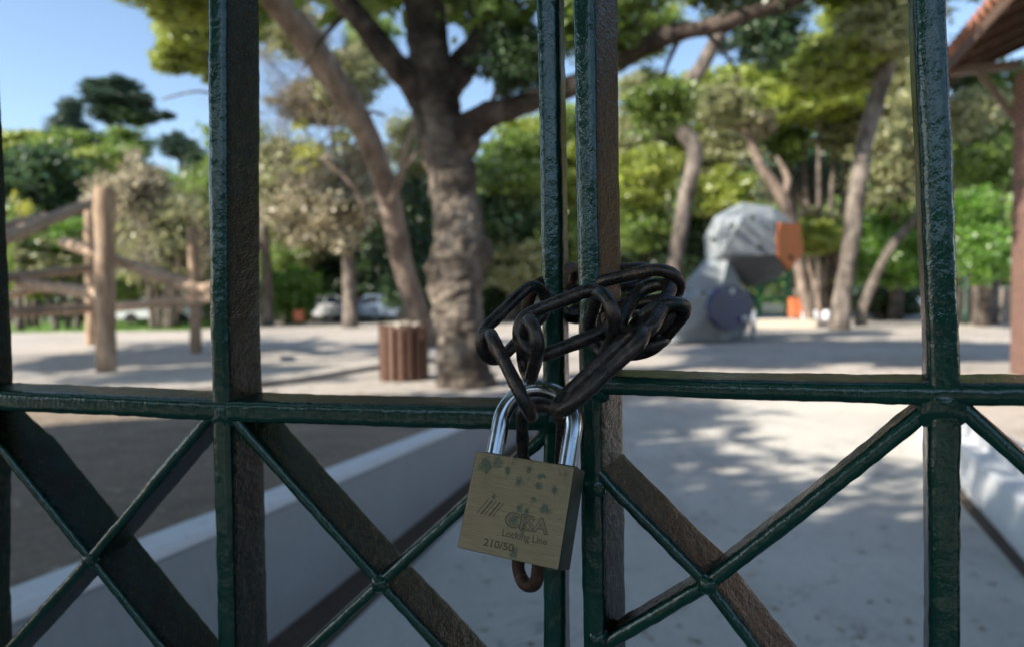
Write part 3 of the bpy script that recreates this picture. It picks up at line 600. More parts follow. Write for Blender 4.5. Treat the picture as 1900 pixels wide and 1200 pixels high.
def post(x, yt, yb, Y, rp):
    p0 = P(x[1], yb, Y); p0.z = -.1; p1 = P(x[0], yt, Y); logpart('post', p0, p1, rp / pm(Y) * .9)
post((193, 197), 352, 690, G(197, 690).y, 19); post((168, 171), 372, 640, G(170, 640).y, 12); post((358, 364), 425, 655, G(362, 655).y, 11)
post((-40, -36), 400, 640, 14, 13); post((420, 424), 470, 660, 13.5, 13)
LG = [((-30, 458, 11.2), (180, 372, 18.6), 11), ((-30, 430, 13), (84, 402, 17.5), 8), ((-30, 520, 13.5), (178, 497, 18.6), 9), ((-40, 582, 13.8), (176, 572, 18.8), 10),
      ((168, 574, 19.2), (372, 556, 15.3), 9), ((372, 556, 15.3), (430, 548, 13.4), 10), ((120, 450, 18.5), (366, 536, 15.4), 11), ((40, 526, 14.5), (190, 547, 11.9), 11), ((-20, 556, 16), (110, 528, 19), 6), ((362, 538, 15.4), (430, 530, 13.4), 11), ((205, 480, 11.6), (240, 492, 13), 8)]
for (a, c, r_) in LG:
    A = P(*a); Bp = P(*c); logpart('log', A, Bp, r_ / pm((a[2] + c[2]) / 2))

# ------------------------------------------------------------------ litter bin
b = G(750, 703); t = thing('litter_bin', 'brown slatted wooden litter bin on the gravel beside the knobbly plane tree', 'litter bin', (b.x, b.y, 0))
s_ = pm(b.y); W = 84 / s_; Hh = 103 / s_; rb = W / 2; SL = plain('dark stained slat wood', (.12, .06, .038), .7, 0, .5, 9, .5, 60)
for k in range(16):
    an = 2 * math.pi * k / 16; o = link('slat', mesh('slat', *box((math.cos(an) * rb, math.sin(an) * rb, Hh / 2 + .01 * math.sin(k * 3)), (.05, .082, Hh * (.97 + .02 * math.sin(k * 5.1))), Matrix.Rotation(an, 3, 'Z'))), SL, t, False)
link('liner', mesh('liner', *tube([(0, 0, .05, rb * .80), (0, 0, Hh * .9, rb * .80)], 24)), plain('dark bin liner', (.03, .025, .022), .6), t)
for z in (.16, Hh - .12): link('band', mesh('band', *tube([(0, 0, z, rb - .004), (0, 0, z + .035, rb - .004)], 28, cap=False)), plain('band steel', (.10, .06, .04), .5, .5), t)
r = random.Random(2); parts = []
for k in range(14):
    parts.append(box((r.uniform(-.2, .2), r.uniform(-.2, .2), Hh * .93 + r.uniform(0, .05)), (r.uniform(.08, .18), r.uniform(.05, .12), .03), Euler((r.uniform(-.6, .6), r.uniform(-.6, .6), r.uniform(0, 3))).to_matrix()))
link('litter', mesh('lit', *merge(parts)), plain('mixed litter', (.45, .40, .33), .8, 0, .6, 12), t, False)

# ------------------------------------------------------------------ faceted climbing sculpture
Ys = 17.2; sb = G(1330, 632)
t = thing('climbing_sculpture', 'faceted pale grey climbing sculpture with orange end and round navy blue panel', 'play sculpture', (sb.x, sb.y, 0))
RK = N('grey climbing shell with painted dapple'); _c = RK.ramp(RK.noise(2.2, 5), [(.3, (.17, .19, .20)), (.7, (.28, .30, .305))])
_c = RK.mix(RK.math('MULTIPLY', RK.ramp(RK.noise(1.1, 3), [(.5, 0), (.58, 1)]), .6), _c, (.17, .20, .235)); RK.set(Base_Color=_c, Roughness=.75); RK.bump(RK.noise(9, 5), .5, .04)  # blue-grey patches imitate dappled shade on the shell
def hull(pts, cut=0):
    bm = bmesh.new()
    for p in pts: bm.verts.new(Vector(p) - t.location)
    bm.verts.ensure_lookup_table(); res = bmesh.ops.convex_hull(bm, input=bm.verts[:])
    bmesh.ops.delete(bm, geom=list({e for e in list(res['geom_interior']) + list(res['geom_unused']) if isinstance(e, bmesh.types.BMVert)}), context='VERTS')
    bm.verts.index_update(); V = [v.co.copy() for v in bm.verts]; Fc = [tuple(v.index for v in f.verts) for f in bm.faces]; bm.free(); return V, Fc
q = lambda x, y, d=0: P(x, y, Ys + d)
head = hull([q(1306, 440, .3), q(1310, 490, .2), q(1326, 402, .0), q(1340, 470, -.7), q(1375, 376, .4), q(1380, 400, -.75), q(1432, 384, .3), q(1438, 412, -.6), q(1476, 414, .7), q(1440, 476, -.55), q(1478, 470, .6), q(1455, 500, .25), q(1352, 482, -.6), q(1350, 515, .6), q(1330, 420, 1.4), q(1420, 390, 1.5), q(1440, 440, 1.4), q(1400, 500, 1.3), q(1345, 500, -.2)])
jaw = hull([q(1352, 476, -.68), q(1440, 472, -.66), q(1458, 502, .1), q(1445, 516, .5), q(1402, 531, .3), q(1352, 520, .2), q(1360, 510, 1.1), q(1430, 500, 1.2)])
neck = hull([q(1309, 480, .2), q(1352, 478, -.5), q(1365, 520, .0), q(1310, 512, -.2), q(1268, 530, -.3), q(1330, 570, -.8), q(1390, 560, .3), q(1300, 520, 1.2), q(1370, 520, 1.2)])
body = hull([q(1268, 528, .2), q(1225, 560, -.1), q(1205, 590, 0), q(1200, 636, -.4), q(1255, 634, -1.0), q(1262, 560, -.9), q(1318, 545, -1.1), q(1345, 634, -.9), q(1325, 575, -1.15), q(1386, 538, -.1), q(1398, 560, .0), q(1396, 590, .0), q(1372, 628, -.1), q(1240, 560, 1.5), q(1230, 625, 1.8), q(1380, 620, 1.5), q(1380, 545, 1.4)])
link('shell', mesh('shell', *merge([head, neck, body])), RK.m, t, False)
link('underside', mesh('underside', *jaw), plain('shell underside with painted shade', (.14, .14, .135), .8, 0, .3, 3), t, False)  # darker than the shell: the shade underneath is put into the colour
def slab(pp, off, mat, name, nv):
    pp = [Vector(p) - t.location for p in pp]; n_ = (pp[1] - pp[0]).cross(pp[2] - pp[0]).normalized()
    if n_.dot(Vector(nv)) < 0: n_ = -n_
    m_ = len(pp); V = [p + n_ * off for p in pp] + [p - n_ * .08 for p in pp]
    o = link(name, mesh(name, V, [tuple(range(m_)), tuple(range(m_, 2 * m_))[::-1]] + [(i, (i + 1) % m_, (i + 1) % m_ + m_, i + m_) for i in range(m_)]), mat, t, False); return o, n_
ORG = plain('burnt orange panel', (.50, .115, .008), .6, 0, .2, 3)
o, n_ = slab([q(1440, 414, -.50), q(1477, 416, .70), q(1484, 470, .72), q(1458, 503, .30), q(1437, 478, -.48), q(1434, 444, -.52)], .10, ORG, 'orange_panel', (.6, -1, 0))
def holds(pts, mat, name, rad, sub=None):
    for (x, y, d) in pts:
        c = q(x, y, d) - t.location
        link(name, mesh(name, *tube([(c.x, c.y + dy * rad, c.z, rad * k) for dy, k in ((1.2, .7), (.2, 1), (-.4, .8), (-.7, .2))], 9, .25, 9, 2, x)), mat, t)
DK = plain('dark climbing hold', (.03, .035, .035), .6); WHh = plain('white climbing hold', (.7, .68, .62), .6)
holds([(1362, 420, -.62), (1395, 404, -.68), (1409, 458, -.66), (1350, 455, -.62), (1325, 445, -.3), (1305, 545, -.95)], DK, 'climbing_hold', .075)
holds([(1457, 425, .0), (1450, 452, -.1), (1468, 478, .15)], DK, 'climbing_hold', .06)
cen = q(1361, 571, -.75)
ring = [q(1354 + 40 * math.cos(a_), 571 + 42 * math.sin(a_), -1.0 + .5 * math.cos(a_)) for a_ in [k * 2 * math.pi / 12 for k in range(12)]]
NAVY = plain('navy blue panel', (.012, .02, .075), .5, 0, .85, 1.2)
slab(ring, .06, NAVY, 'blue_panel', (.5, -1, 0))
holds([(1356, 541, -1.05), (1335, 562, -1.15), (1382, 592, -.85)], WHh, 'climbing_hold', .085)
ft = P(1398, 600, 17.0); link('support_leg', mesh('leg', *tube(rel(t, [(ft.x, ft.y, 0, .07), (ft.x, ft.y, .75, .07)]), 12)), plain('pale metal', (.6, .62, .62), .4, .3), t)

# ------------------------------------------------------------------ park details in the distance
GRN = plain('park green metal', (.02, .22, .10), .45, 0, .15, 6)
b = G(1432, 590); t = thing('metal_gate', 'small green metal gate frame standing behind the climbing sculpture', 'gate', (b.x, b.y, 0)); Yg = b.y
def bar_px(name, p0, p1, r_px, root, mat, Y):
    a = P(*p0, Y); c = P(*p1, Y); r_ = r_px / pm(Y)
    return link(name, mesh(name, *tube([(*(a - root.location), r_), (*(c - root.location), r_)], 8)), mat, root)
bar_px('gate_post', (1461, 470), (1461, 592), 5, t, GRN, Yg); bar_px('gate_post', (1407, 505), (1407, 592), 4, t, GRN, Yg)
for yy in (520, 555, 580): bar_px('rail', (1407, yy), (1461, yy), 2, t, GRN, Yg)
for xx in range(1415, 1458, 7): bar_px('baluster', (xx, 520), (xx, 580), .9, t, GRN, Yg)
lb = thing('info_board', 'pale panel fixed low inside the small green metal gate', 'board', P(1433, 570, Yg - .05)); link('panel', mesh('pn', *box((0, 0, 0), (40 / pm(Yg), .03, 14 / pm(Yg)))), plain('pale panel', (.5, .58, .55), .6), lb, False)

def small_bin(label, x, yt, yb, wpx):
    b = G(x, yb); t = thing('orange_bin', label, 'litter bin', (b.x, b.y, 0)); s_ = pm(b.y); w_ = wpx / s_; hh = (yb - yt) / s_
    OR = plain('faded orange plastic', (.62, .17, .07), .5, 0, .15, 4)
    link('bin_body', mesh('bb', *box((0, 0, hh * .62), (w_, w_ * .8, hh * .72))), OR, t, False); link('rim', mesh('rm', *box((0, 0, hh * .985), (w_ * 1.1, w_ * .9, hh * .05))), OR, t, False)
    link('post', mesh('ps', *tube([(0, 0, 0, .035), (0, 0, hh * .3, .035)], 8)), plain('bin post', (.08, .07, .06), .6), t)
small_bin('faded orange litter bin on a short post right of the small green metal gate', 1476, 553, 600, 20)
small_bin('small orange bin near the slim trunks at the left of the playground', 556, 576, 603, 17)
BL = ['short white bollard nearest the orange bin, leftmost of the three', 'middle one of the three short white bollards beside the orange bin', 'short white bollard farthest from the orange bin, at the foot of the thick pine']
for i, x in enumerate((1494, 1512, 1533)):
    b = G(x, 601); t_ = thing('bollard', BL[i], 'bollard', (b.x, b.y, 0), 0, 'white bollards beside the orange bin'); r_ = 6.5 / pm(b.y); hh = 25 / pm(b.y)
    link('bollard_body', mesh('bo', *tube([(0, 0, 0, r_), (0, 0, hh * .85, r_), (0, 0, hh, r_ * .6)], 14)), plain('white bollard paint', (.72, .74, .78), .5), t_)
    link('collar', mesh('co', *tube([(0, 0, hh * .3, r_ * 1.06), (0, 0, hh * .36, r_ * 1.06)], 14)), plain('bollard grey', (.2, .2, .22), .5), t_)
# low beige terrace wall
PL = plain('sandy stone wall', (.50, .42, .33), .9, 0, .2, 2, .6, 18, .03)
a = G(1405, 606); c = G(1700, 608); t = thing('terrace_wall', 'low sandy terrace wall on the ground behind the climbing sculpture', 'low wall', (a.x, a.y, 0))
d = (c - a); ln = d.length; link('wall_course', mesh('tw', *box((d.x * .27, d.y * .27, .10), (ln * .55, .5, .20), Matrix.Rotation(math.atan2(d.y, d.x), 3, 'Z'))), PL, t, False)
link('coping', mesh('tc', *box((d.x * .27, d.y * .27, .225), (ln * .56, .6, .05), Matrix.Rotation(math.atan2(d.y, d.x), 3, 'Z'))), plain('pale coping', (.60, .54, .45), .9), t, False)
a = G(1775, 600); c = G(1960, 600); t = thing('stone_wall', 'rough stone garden wall between the lamp post and the brick building', 'wall', (a.x, a.y, 0)); d = c - a; ln = d.length
link('wall_body', mesh('sw', *box((d.x * .5, d.y * .5, .6), (ln, .4, 1.2), Matrix.Rotation(math.atan2(d.y, d.x), 3, 'Z'))), plain('mottled stone', (.36, .29, .23), .9, 0, .6, 2.5, .8, 12, .05), t, False)
link('coping', mesh('sw2', *box((d.x * .5, d.y * .5, 1.24), (ln + .05, .5, .08), Matrix.Rotation(math.atan2(d.y, d.x), 3, 'Z'))), plain('wall coping', (.5, .44, .37), .9), t, False)
# lamp post
b = G(1791, 602); t = thing('lamp_post', 'dark green lamp post with pale round globe beside the right gate bar', 'lamp post', (b.x, b.y, 0)); s_ = pm(b.y); zt = P(1795, 428, b.y).z
link('pole', mesh('pole', *tube([(0, 0, 0, .09), (0, 0, .5, .085), (0, 0, .55, .05), (0, 0, zt, .04)], 12)), plain('lamp green', (.02, .06, .04), .5), t)
rr = 15 / s_
link('globe', mesh('globe', *tube([(0, 0, zt + rr * (1 - math.cos(k * math.pi / 10)), max(.001, rr * math.sin(k * math.pi / 10))) for k in range(11)], 20)), plain('opal globe', (.55, .58, .60), .25, 0, .05), t)
link('collar', mesh('collar', *tube([(0, 0, zt - .04, .09), (0, 0, zt + .05, .11)], 14)), plain('lamp collar', (.03, .05, .04), .5), t)

# parked cars beyond the playground
def car_parts():
    prof = [(-2.05, .32), (-2.1, .62), (-2.0, .86), (-1.35, .95), (-.75, 1.38), (.55, 1.42), (1.2, 1.02), (1.95, .9), (2.08, .6), (2.05, .32)]
    def ext(pr, wy, inset=None):
        V = []; m_ = len(pr)
        for s in (-1, 1):
            for (x, z) in pr: V.append((x, s * wy * (1 - .16 * max(0, (z - .9) / .5)), z))
        return V, [tuple(range(m_))[::-1], tuple(range(m_, 2 * m_))] + [(i, (i + 1) % m_, (i + 1) % m_ + m_, i + m_) for i in range(m_)]
    body = ext(prof, .86); win = [ext([(-1.22, .98), (-.72, 1.32), (-.1, 1.35), (-.1, .98)], .872), ext([(-.02, .98), (-.02, 1.35), (.5, 1.35), (1.05, .98)], .872)]
    scr = [([(-1.38, -.66, .97), (-1.38, .66, .97), (-.80, .62, 1.37), (-.80, -.62, 1.37)], [(0, 1, 2, 3)]), ([(1.24, -.66, 1.02), (1.24, .66, 1.02), (.62, .62, 1.41), (.62, -.62, 1.41)], [(3, 2, 1, 0)])]
    wh = []
    for x in (-1.3, 1.3):
        for s in (-1, 1): wh.append(tube([(x, s * .72, .31, .31), (x, s * .89, .31, .31)], 18))
    return body, win, scr, wh
_b, _w, _s, _wh = car_parts()
ME_body = mesh('cb', *_b); ME_win = mesh('cw', *merge(_w)); ME_scr = [mesh('cs', *x_) for x_ in _s]; ME_wh = [mesh('wh', *x_) for x_ in _wh]
GLS = plain('car glass', (.03, .04, .05), .1); TYR = plain('tyre rubber', (.02, .02, .02), .8)
for m_ in (ME_win, *ME_scr): m_.materials.append(GLS)
for m_ in ME_wh: m_.materials.append(TYR)
def parked(label, x, Y, col, rz):
    p = P(x, 590, Y); t = thing('parked_car', label, 'car', (p.x, p.y, 0), rz, 'cars parked beyond the playground'); me_ = ME_body.copy()
    link('car_body', me_, plain('car paint', col, .25, .1, .05), t, False)
    for nm, mm in (('side_window', ME_win), ('rear_window', ME_scr[0]), ('windscreen', ME_scr[1])): link(nm, mm, None, t, False)
    for mm in ME_wh: link('wheel', mm, None, t, False)
parked('white car glimpsed between the slim trunk and the upright brown-foliaged tree', 610, 38, (.75, .76, .78), .1)
parked('silver-blue car behind the foot of the leaning tree', 705, 37, (.25, .32, .45), 3.2)
parked('white car low behind the rails of the log climbing frame', 300, 38.5, (.7, .72, .75), .15)
parked('white car glimpsed just right of the knobbly plane tree', 960, 37, (.75, .77, .8), 3.0)
parked('dark blue-grey car right of the thick upright pine', 1625, 36, (.10, .14, .22), .05)
parked('light blue car behind the right gate bar', 1730, 36, (.30, .38, .5), 3.1)

# ------------------------------------------------------------------ brick building at right
ang = R_(18.7); ax = Vector((math.sin(ang), math.cos(ang), 0)); bx_ = Vector((math.cos(ang), -math.sin(ang), 0))
cb = G(1874, 692); t = thing('brick_building', 'red brick building with tiled overhanging roof at the right edge', 'building', (cb.x, cb.y, 0), -ang)
m = N('red brickwork'); br = m.n('ShaderNodeTexBrick'); br.inputs['Scale'].default_value = 1; br.inputs['Color1'].default_value = (.13, .05, .035, 1); br.inputs['Color2'].default_value = (.19, .075, .052, 1); br.inputs['Mortar'].default_value = (.26, .19, .15, 1)
br.inputs['Mortar Size'].default_value = .012; br.inputs['Brick Width'].default_value = .24; br.inputs['Row Height'].default_value = .075
cx = m.n('ShaderNodeSeparateXYZ'); m.l(m.tc.outputs['Object'], cx.inputs[0]); cb2 = m.n('ShaderNodeCombineXYZ'); m.l(m.math('ADD', cx.outputs[0], cx.outputs[1]), cb2.inputs[0]); m.l(cx.outputs[2], cb2.inputs[1]); m.l(cb2.outputs[0], br.inputs[0])
m.set(Base_Color=br.outputs[0], Roughness=.85); m.bump(br.outputs[1], .4, -.01); BR = m.m
def wallbox(x0, x1, y0, y1, z0, z1): return box(((x0 + x1) / 2, (y0 + y1) / 2, (z0 + z1) / 2), (x1 - x0, y1 - y0, z1 - z0))
link('wall', mesh('bw', *wallbox(0, 5, -5.5, 0, 0, 4.1)), BR, t, False)
ze = P(1775, 140, cb.y + .5).z
WD2 = N('roof timber'); WD2.set(Base_Color=WD2.ramp(WD2.noise((20, 1.5, 20), 5), [(.3, (.07, .04, .027)), (.7, (.16, .10, .07))]), Roughness=.7)
TILE = plain('terracotta tile', (.30, .13, .08), .8, 0, .3, 5, .3, 30)
ov = .85; rise = .42
def roofpt(x, y, z): return Vector((x, y, z))
V = [(-ov, .75, ze), (-ov, -6.3, ze), (2.5, -6.3, ze + 3.35 * rise), (2.5, .75, ze + 3.35 * rise), (5 + ov, .75, ze), (5 + ov, -6.3, ze)]; V2 = [(a_, b_, c_ + .07) for a_, b_, c_ in V]
link('roof', mesh('rf', V + V2, [(0, 1, 2, 3), (3, 2, 5, 4), (6, 9, 8, 7), (9, 10, 11, 8), (0, 6, 7, 1), (0, 3, 9, 6), (3, 4, 10, 9), (4, 5, 11, 10), (1, 7, 8, 2), (2, 8, 11, 5)]), WD2.m, t, False)
parts = []
for k in range(34):       # courses of half-round tiles running up the slope
    y = .72 - k * .21; s0 = Vector((-ov - .06, y, ze + .10)); s1 = Vector((2.5, y, ze + 3.35 * rise + .12)); parts.append(tube([(*s0, .088), (*(s0 + (s1 - s0) * .12), .08), (*(s0 + (s1 - s0) * .121), .09), (*(s0 + (s1 - s0) * .24), .08), (*(s0 + (s1 - s0) * .241), .09), (*s1, .08)], 10))
link('roof_tiles', mesh('rt', *merge(parts)), TILE, t)
link('fascia', mesh('fa', *wallbox(-ov - .03, -ov, -6.3, .78, ze - .10, ze + .05)), WD2.m, t, False)
for k in range(9):
    y = .55 - k * .75; rot = Matrix.Rotation(-math.atan(rise), 3, 'Y'); L_r = 1.5
    link('rafter', mesh('ra', *box((-ov + .68, y, ze + .68 * rise - .07), (L_r, .07, .11), rot)), WD2.m, t, False)
PLW = plain('pale brace timber', (.26, .21, .17), .7, 0, .2, 4)
link('brace', mesh('brc', *tube([(-.42, .1, ze + .02, .05), (.02, .05, ze - .75, .06)], 4)), PLW, t, False)
link('tie_beam', mesh('tb', *wallbox(-.75, .1, .04, .16, ze - .06, ze + .05)), PLW, t, False)
# ------------------------------------------------------------------ the gate
class Leaf:
    def __init__(s, px, Y, th, name, label):
        s.th = R_(th); o = P(px, 600, Y); s.o = Vector((o.x, o.y, 0)); s.e = Vector((math.cos(s.th), -math.sin(s.th), 0)); s.n = Vector((math.sin(s.th), math.cos(s.th), 0))
        s.root = thing(name, label, 'gate', s.o, -s.th)
    def sz(s, px, py):
        d = ray(px, py); c = Vector((0, 0, HC)); t_ = (s.o - c).dot(s.n) / d.dot(s.n); p = c + d * t_; return (p - s.o).dot(s.e), p.z
    def w(s, px, py, wpx):    # width in metres of wpx pixels at this place along the leaf
        a_ = s.sz(px - wpx / 2, py); b_ = s.sz(px + wpx / 2, py); return b_[0] - a_[0]
DEPTH = .040
def bar(leaf, name, pts, width, depth=DEPTH, y0=0.0, seed=0, amp=.00028, r=.0018, zvis=(.93, 1.42)):
    """flat iron bar on edge following pts (s,z) on the leaf; its narrow face looks at the street"""
    r = min(.0034, width * .40); cs = []; hw = width / 2
    cen = [(hw - r, r, -90), (hw - r, depth - r, 0), (-hw + r, depth - r, 90), (-hw + r, r, 180)]
    for ci, (cx_, cy_, a0) in enumerate(cen):
        for k in range(4):
            an = R_(a0 + 30 * k); cs.append((cx_ + r * math.cos(an), cy_ + r * math.sin(an)))
        if ci in (0, 2):
            for k in range(1, 7):
                f_ = k / 7; y = r + (depth - 2 * r) * f_; cs.append((hw, y) if ci == 0 else (-hw, depth - y))
        else: 
            for k in range(1, 3):
                f_ = k / 3; x = hw - r - (width - 2 * r) * f_; cs.append((x, depth) if ci == 1 else (-x, 0))
    n = len(cs); rings = []
    for i in range(len(pts) - 1):
        a_ = Vector(pts[i]); b_ = Vector(pts[i + 1]); L = (b_ - a_).length; m_ = max(1, int(L / .0025)); k = 0
        while k < m_:
            p = a_ + (b_ - a_) * k / m_; rings.append(p); k += 1 if zvis[0] < p.y < zvis[1] and -.62 < p.x < .62 else 12
    rings.append(Vector(pts[-1])); V = []; m_ = len(rings); loc = leaf.root.location
    for i, p in enumerate(rings):
        d = (rings[min(i + 2, m_ - 1)] - rings[max(i - 2, 0)]).normalized(); u = Vector((d.y, -d.x))
        for (cx_, cy_) in cs:
            q_ = Vector((p.x + u.x * cx_, y0 + cy_, p.y + u.y * cx_)); nn = Vector((u.x * cx_ / hw, (cy_ - depth / 2) / (depth / 2), u.y * cx_ / hw))
            s_ = Vector((q_.x * 1.0, q_.y, q_.z * .6)) * 230 + Vector((seed * 7.3, 0, 0))
            dd = noise.noise(s_) * amp + noise.noise(s_ * .18) * amp * 1.4 + max(0, noise.noise(s_ * .5 + Vector((0, 9, 0))) - .42) * amp * 4
            nn.x = max(-1, min(1, nn.x)); q_ += nn * dd; V.append(q_)
    Fc = []; fr = []
    for i in range(m_ - 1):
        for k in range(n):
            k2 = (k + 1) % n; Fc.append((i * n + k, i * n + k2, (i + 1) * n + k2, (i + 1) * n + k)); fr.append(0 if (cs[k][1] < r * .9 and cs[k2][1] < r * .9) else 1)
    Fc.append(tuple(range(n))[::-1]); Fc.append(tuple(range((m_ - 1) * n, m_ * n))); fr += [1, 1]
    me_ = mesh(name, V, Fc); me_.materials.append(PF); me_.materials.append(PS); me_.polygons.foreach_set('material_index', fr)
    o = link(name, me_, None, leaf.root); return o
def weld(leaf, s, z, rad, seed=0, sy=.6, y0=.002):
    V = []; Fc = []; n = 20; m_ = 12
    for i in range(m_ + 1):
        ph = math.pi * i / m_
        for k in range(n):
            th = 2 * math.pi * k / n; d = Vector((math.sin(ph) * math.cos(th), math.cos(ph), math.sin(ph) * math.sin(th)))
            star = 1 + .10 * math.cos(4 * th + math.pi); rr_ = rad * (1 + .25 * noise.noise(d * 2 + Vector((seed, 0, 0)))) * star
            V.append((s + d.x * rr_, -.0011 + .0045 + d.y * .0045, z + d.z * rr_))
    for i in range(m_):
        for k in range(n):
            k2 = (k + 1) % n; Fc.append((i * n + k, i * n + k2, (i + 1) * n + k2, (i + 1) * n + k))
    return link('weld', mesh('weld', V, Fc), PF, leaf.root)
def px_pts(leaf, pp): return [leaf.sz(*p) for p in pp]
def ext_v(pts, zt, zb):   # extend a vertical bar to full gate height
    pts = list(pts); a_, b_ = pts[0], pts[1]; c_, d_ = pts[-2], pts[-1]
    return [(a_[0], zt)] + pts + [(d_[0], zb)]
ZT, ZB = 2.05, .12
LL = Leaf(1016, .377, 9.85, 'gate_leaf', 'left leaf of the dark green iron gate, set slightly further back')
RL = Leaf(1085, .350, 27.2, 'gate_leaf', 'right leaf of the dark green iron gate, swung slightly towards the viewer')
# left leaf
VB = LL.w(401, 300, 35); VC = LL.w(1016, 300, 41.5)
bar(LL, 'vertical_bar', ext_v(px_pts(LL, [(1016, 0), (1023, 400), (1027, 760), (1028, 1190)]), ZT, ZB), VC, .034, seed=1)
bar(LL, 'vertical_bar', ext_v(px_pts(LL, [(401, 0), (401, 300), (403, 600), (408, 760), (418, 1190)]), ZT, ZB), VB, seed=2)
s1 = LL.sz(-104, 400)[0]; s2 = LL.sz(-88, 1190)[0]
bar(LL, 'vertical_bar', ext_v([(s1, 1.34), (s1 + .001, 1.1), (s2, .95)], ZT, ZB), VB, seed=3)
st = LL.sz(1020, 760)[0] - LL.sz(406, 760)[0]; s0 = LL.sz(406, 760)[0]; spc = s0 - s1
for k in (1, 2, 3): bar(LL, 'vertical_bar', [(s1 - spc * k, ZT), (s1 - spc * k, ZB)], VB, seed=3 + k)
RW = .0125
hl = px_pts(LL, [(-60, 741), (200, 752), (406, 762), (700, 771), (1018, 779)])
sl_ = hl[0]; zrail = sl_[1]
bar(LL, 'rail', [(s1 - spc * 3 - .006, zrail)] + hl, .0131, y0=-.0008, seed=9)
for z in (ZT, ZB, 1.62, .42): bar(LL, 'rail', [(s1 - spc * 3 - .006, z), (VC / 2 - .001, z)], RW, y0=-.0008, seed=z)
DW = .0068
A0 = (430, 772); X1 = (702, 1086)
bar(LL, 'diagonal_bar', px_pts(LL, [(428, 775), (453, 806), X1]), DW, y0=.0009, seed=12)
bar(LL, 'diagonal_bar', px_pts(LL, [X1, (808, 1200), (890, 1290)]), DW, y0=.0009, seed=13)
bar(LL, 'diagonal_bar', px_pts(LL, [(1016, 806), (862, 939), X1, (580, 1200), (425, 1340)]), DW * .98, y0=.0016, seed=14, depth=.022)
X0 = (160, 1040)
bar(LL, 'diagonal_bar', px_pts(LL, [(385, 772), (369, 791), X0, (16, 1200), (-90, 1310)]), DW, y0=.0009, seed=15, depth=.030)
bar(LL, 'diagonal_bar', px_pts(LL, [(-92, 755), (0, 842), X0, (285, 1196), (400, 1340)]), DW, y0=.0016, seed=16)
for k in range(3):
    za = zrail - .004; zb_ = za - .21
    bar(LL, 'diagonal_bar', [(s1 - spc * k, za), (s1 - spc * (k + 1), zb_)], DW, y0=.0012, seed=20 + k); bar(LL, 'diagonal_bar', [(s1 - spc * (k + 1), za), (s1 - spc * k, zb_)], DW, y0=.0019, seed=24 + k)
for (x, y, r_) in [(410, 768, .0095), (X1[0], X1[1], .0058), (X0[0], X0[1], .0058), (1024, 784, .009)]: s_, z_ = LL.sz(x, y); weld(LL, s_, z_, r_, x)
# right leaf
WC = RL.w(1084, 300, 41); WR = RL.w(1738, 300, 61)
bar(RL, 'vertical_bar', ext_v(px_pts(RL, [(1081, 0), (1085, 300), (1091, 640), (1099, 1190)]), ZT, ZB), WC, seed=31)
bar(RL, 'vertical_bar', ext_v(px_pts(RL, [(1724, 0), (1738, 300), (1751, 640), (1753, 760), (1754, 1190)]), ZT, ZB), WR, .034, seed=32)
sr = RL.sz(1751, 640)[0]; 
for k in (1, 2, 3): bar(RL, 'vertical_bar', [(sr + sr * k, ZT), (sr + sr * k, ZB)], WR, seed=33 + k)
hr = px_pts(RL, [(1095, 714), (1300, 722), (1500, 727), (1720, 732), (1900, 733)])
bar(RL, 'rail', [(0.0, hr[0][1])] + hr[1:] + [(sr * 4 + .006, hr[-1][1])], .0092, y0=-.0008, seed=41)
for z in (ZT, ZB, 1.62, .42): bar(RL, 'rail', [(0, z), (sr * 4 + .006, z)], .010, y0=-.0008, seed=z + 40)
X2 = (1310, 1088)
bar(RL, 'diagonal_bar', px_pts(RL, [(1092, 862), (1122, 896), X2]), .0062, y0=.0009, seed=51)
bar(RL, 'diagonal_bar', px_pts(RL, [X2, (1395, 1200), (1520, 1360)]), .0062, y0=.0009, seed=52)
bar(RL, 'diagonal_bar', px_pts(RL, [(1735, 752), (1700, 782), (1477, 960), X2, (1128, 1196), (1090, 1220)]), .0070, y0=.0016, seed=53, depth=.024)
bar(RL, 'diagonal_bar', px_pts(RL, [(1770, 742), (1808, 778), (1900, 860), (2060, 1005)]), .0066, y0=.0012, seed=54, depth=.03)
for k in range(1, 4):
    za = hr[-1][1] - .004; bar(RL, 'diagonal_bar', [(sr * (k + 1), za), (sr * k, za - .19)], .0066, y0=.0019, seed=60 + k)
for (x, y, r_) in [(1752, 752, .0105), (X2[0], X2[1], .0050), (1098, 720, .0085), (1100, 905, .006), (1105, 1190, .006)]: s_, z_ = RL.sz(x, y); weld(RL, s_, z_, r_, x)

# ------------------------------------------------------------------ padlock
pl = thing('padlock', 'scuffed brass padlock with shiny steel shackle hanging on the rusty chain', 'padlock', (0.000314, 0.32315, 1.05001))
pl.rotation_mode = 'QUATERNION'
pl.rotation_quaternion = (Matrix.Rotation(-0.39360, 3, 'Z') @ Matrix.Rotation(-0.35196, 3, 'X') @ Matrix.Rotation(0.06970, 3, 'Y')).to_quaternion()
BW, BH, BT = .0525, .0470, .0175
bm = bmesh.new(); bmesh.ops.create_cube(bm, size=1)
for v in bm.verts: v.co = Vector((v.co.x * BW, v.co.y * BT + BT / 2, v.co.z * BH))
bmesh.ops.bevel(bm, geom=[e for e in bm.edges], offset=.0007, segments=3, profile=.6, affect='EDGES')
me_ = bpy.data.meshes.new('body'); bm.to_mesh(me_); bm.free(); link('lock_body', me_, BRASS, pl, False)
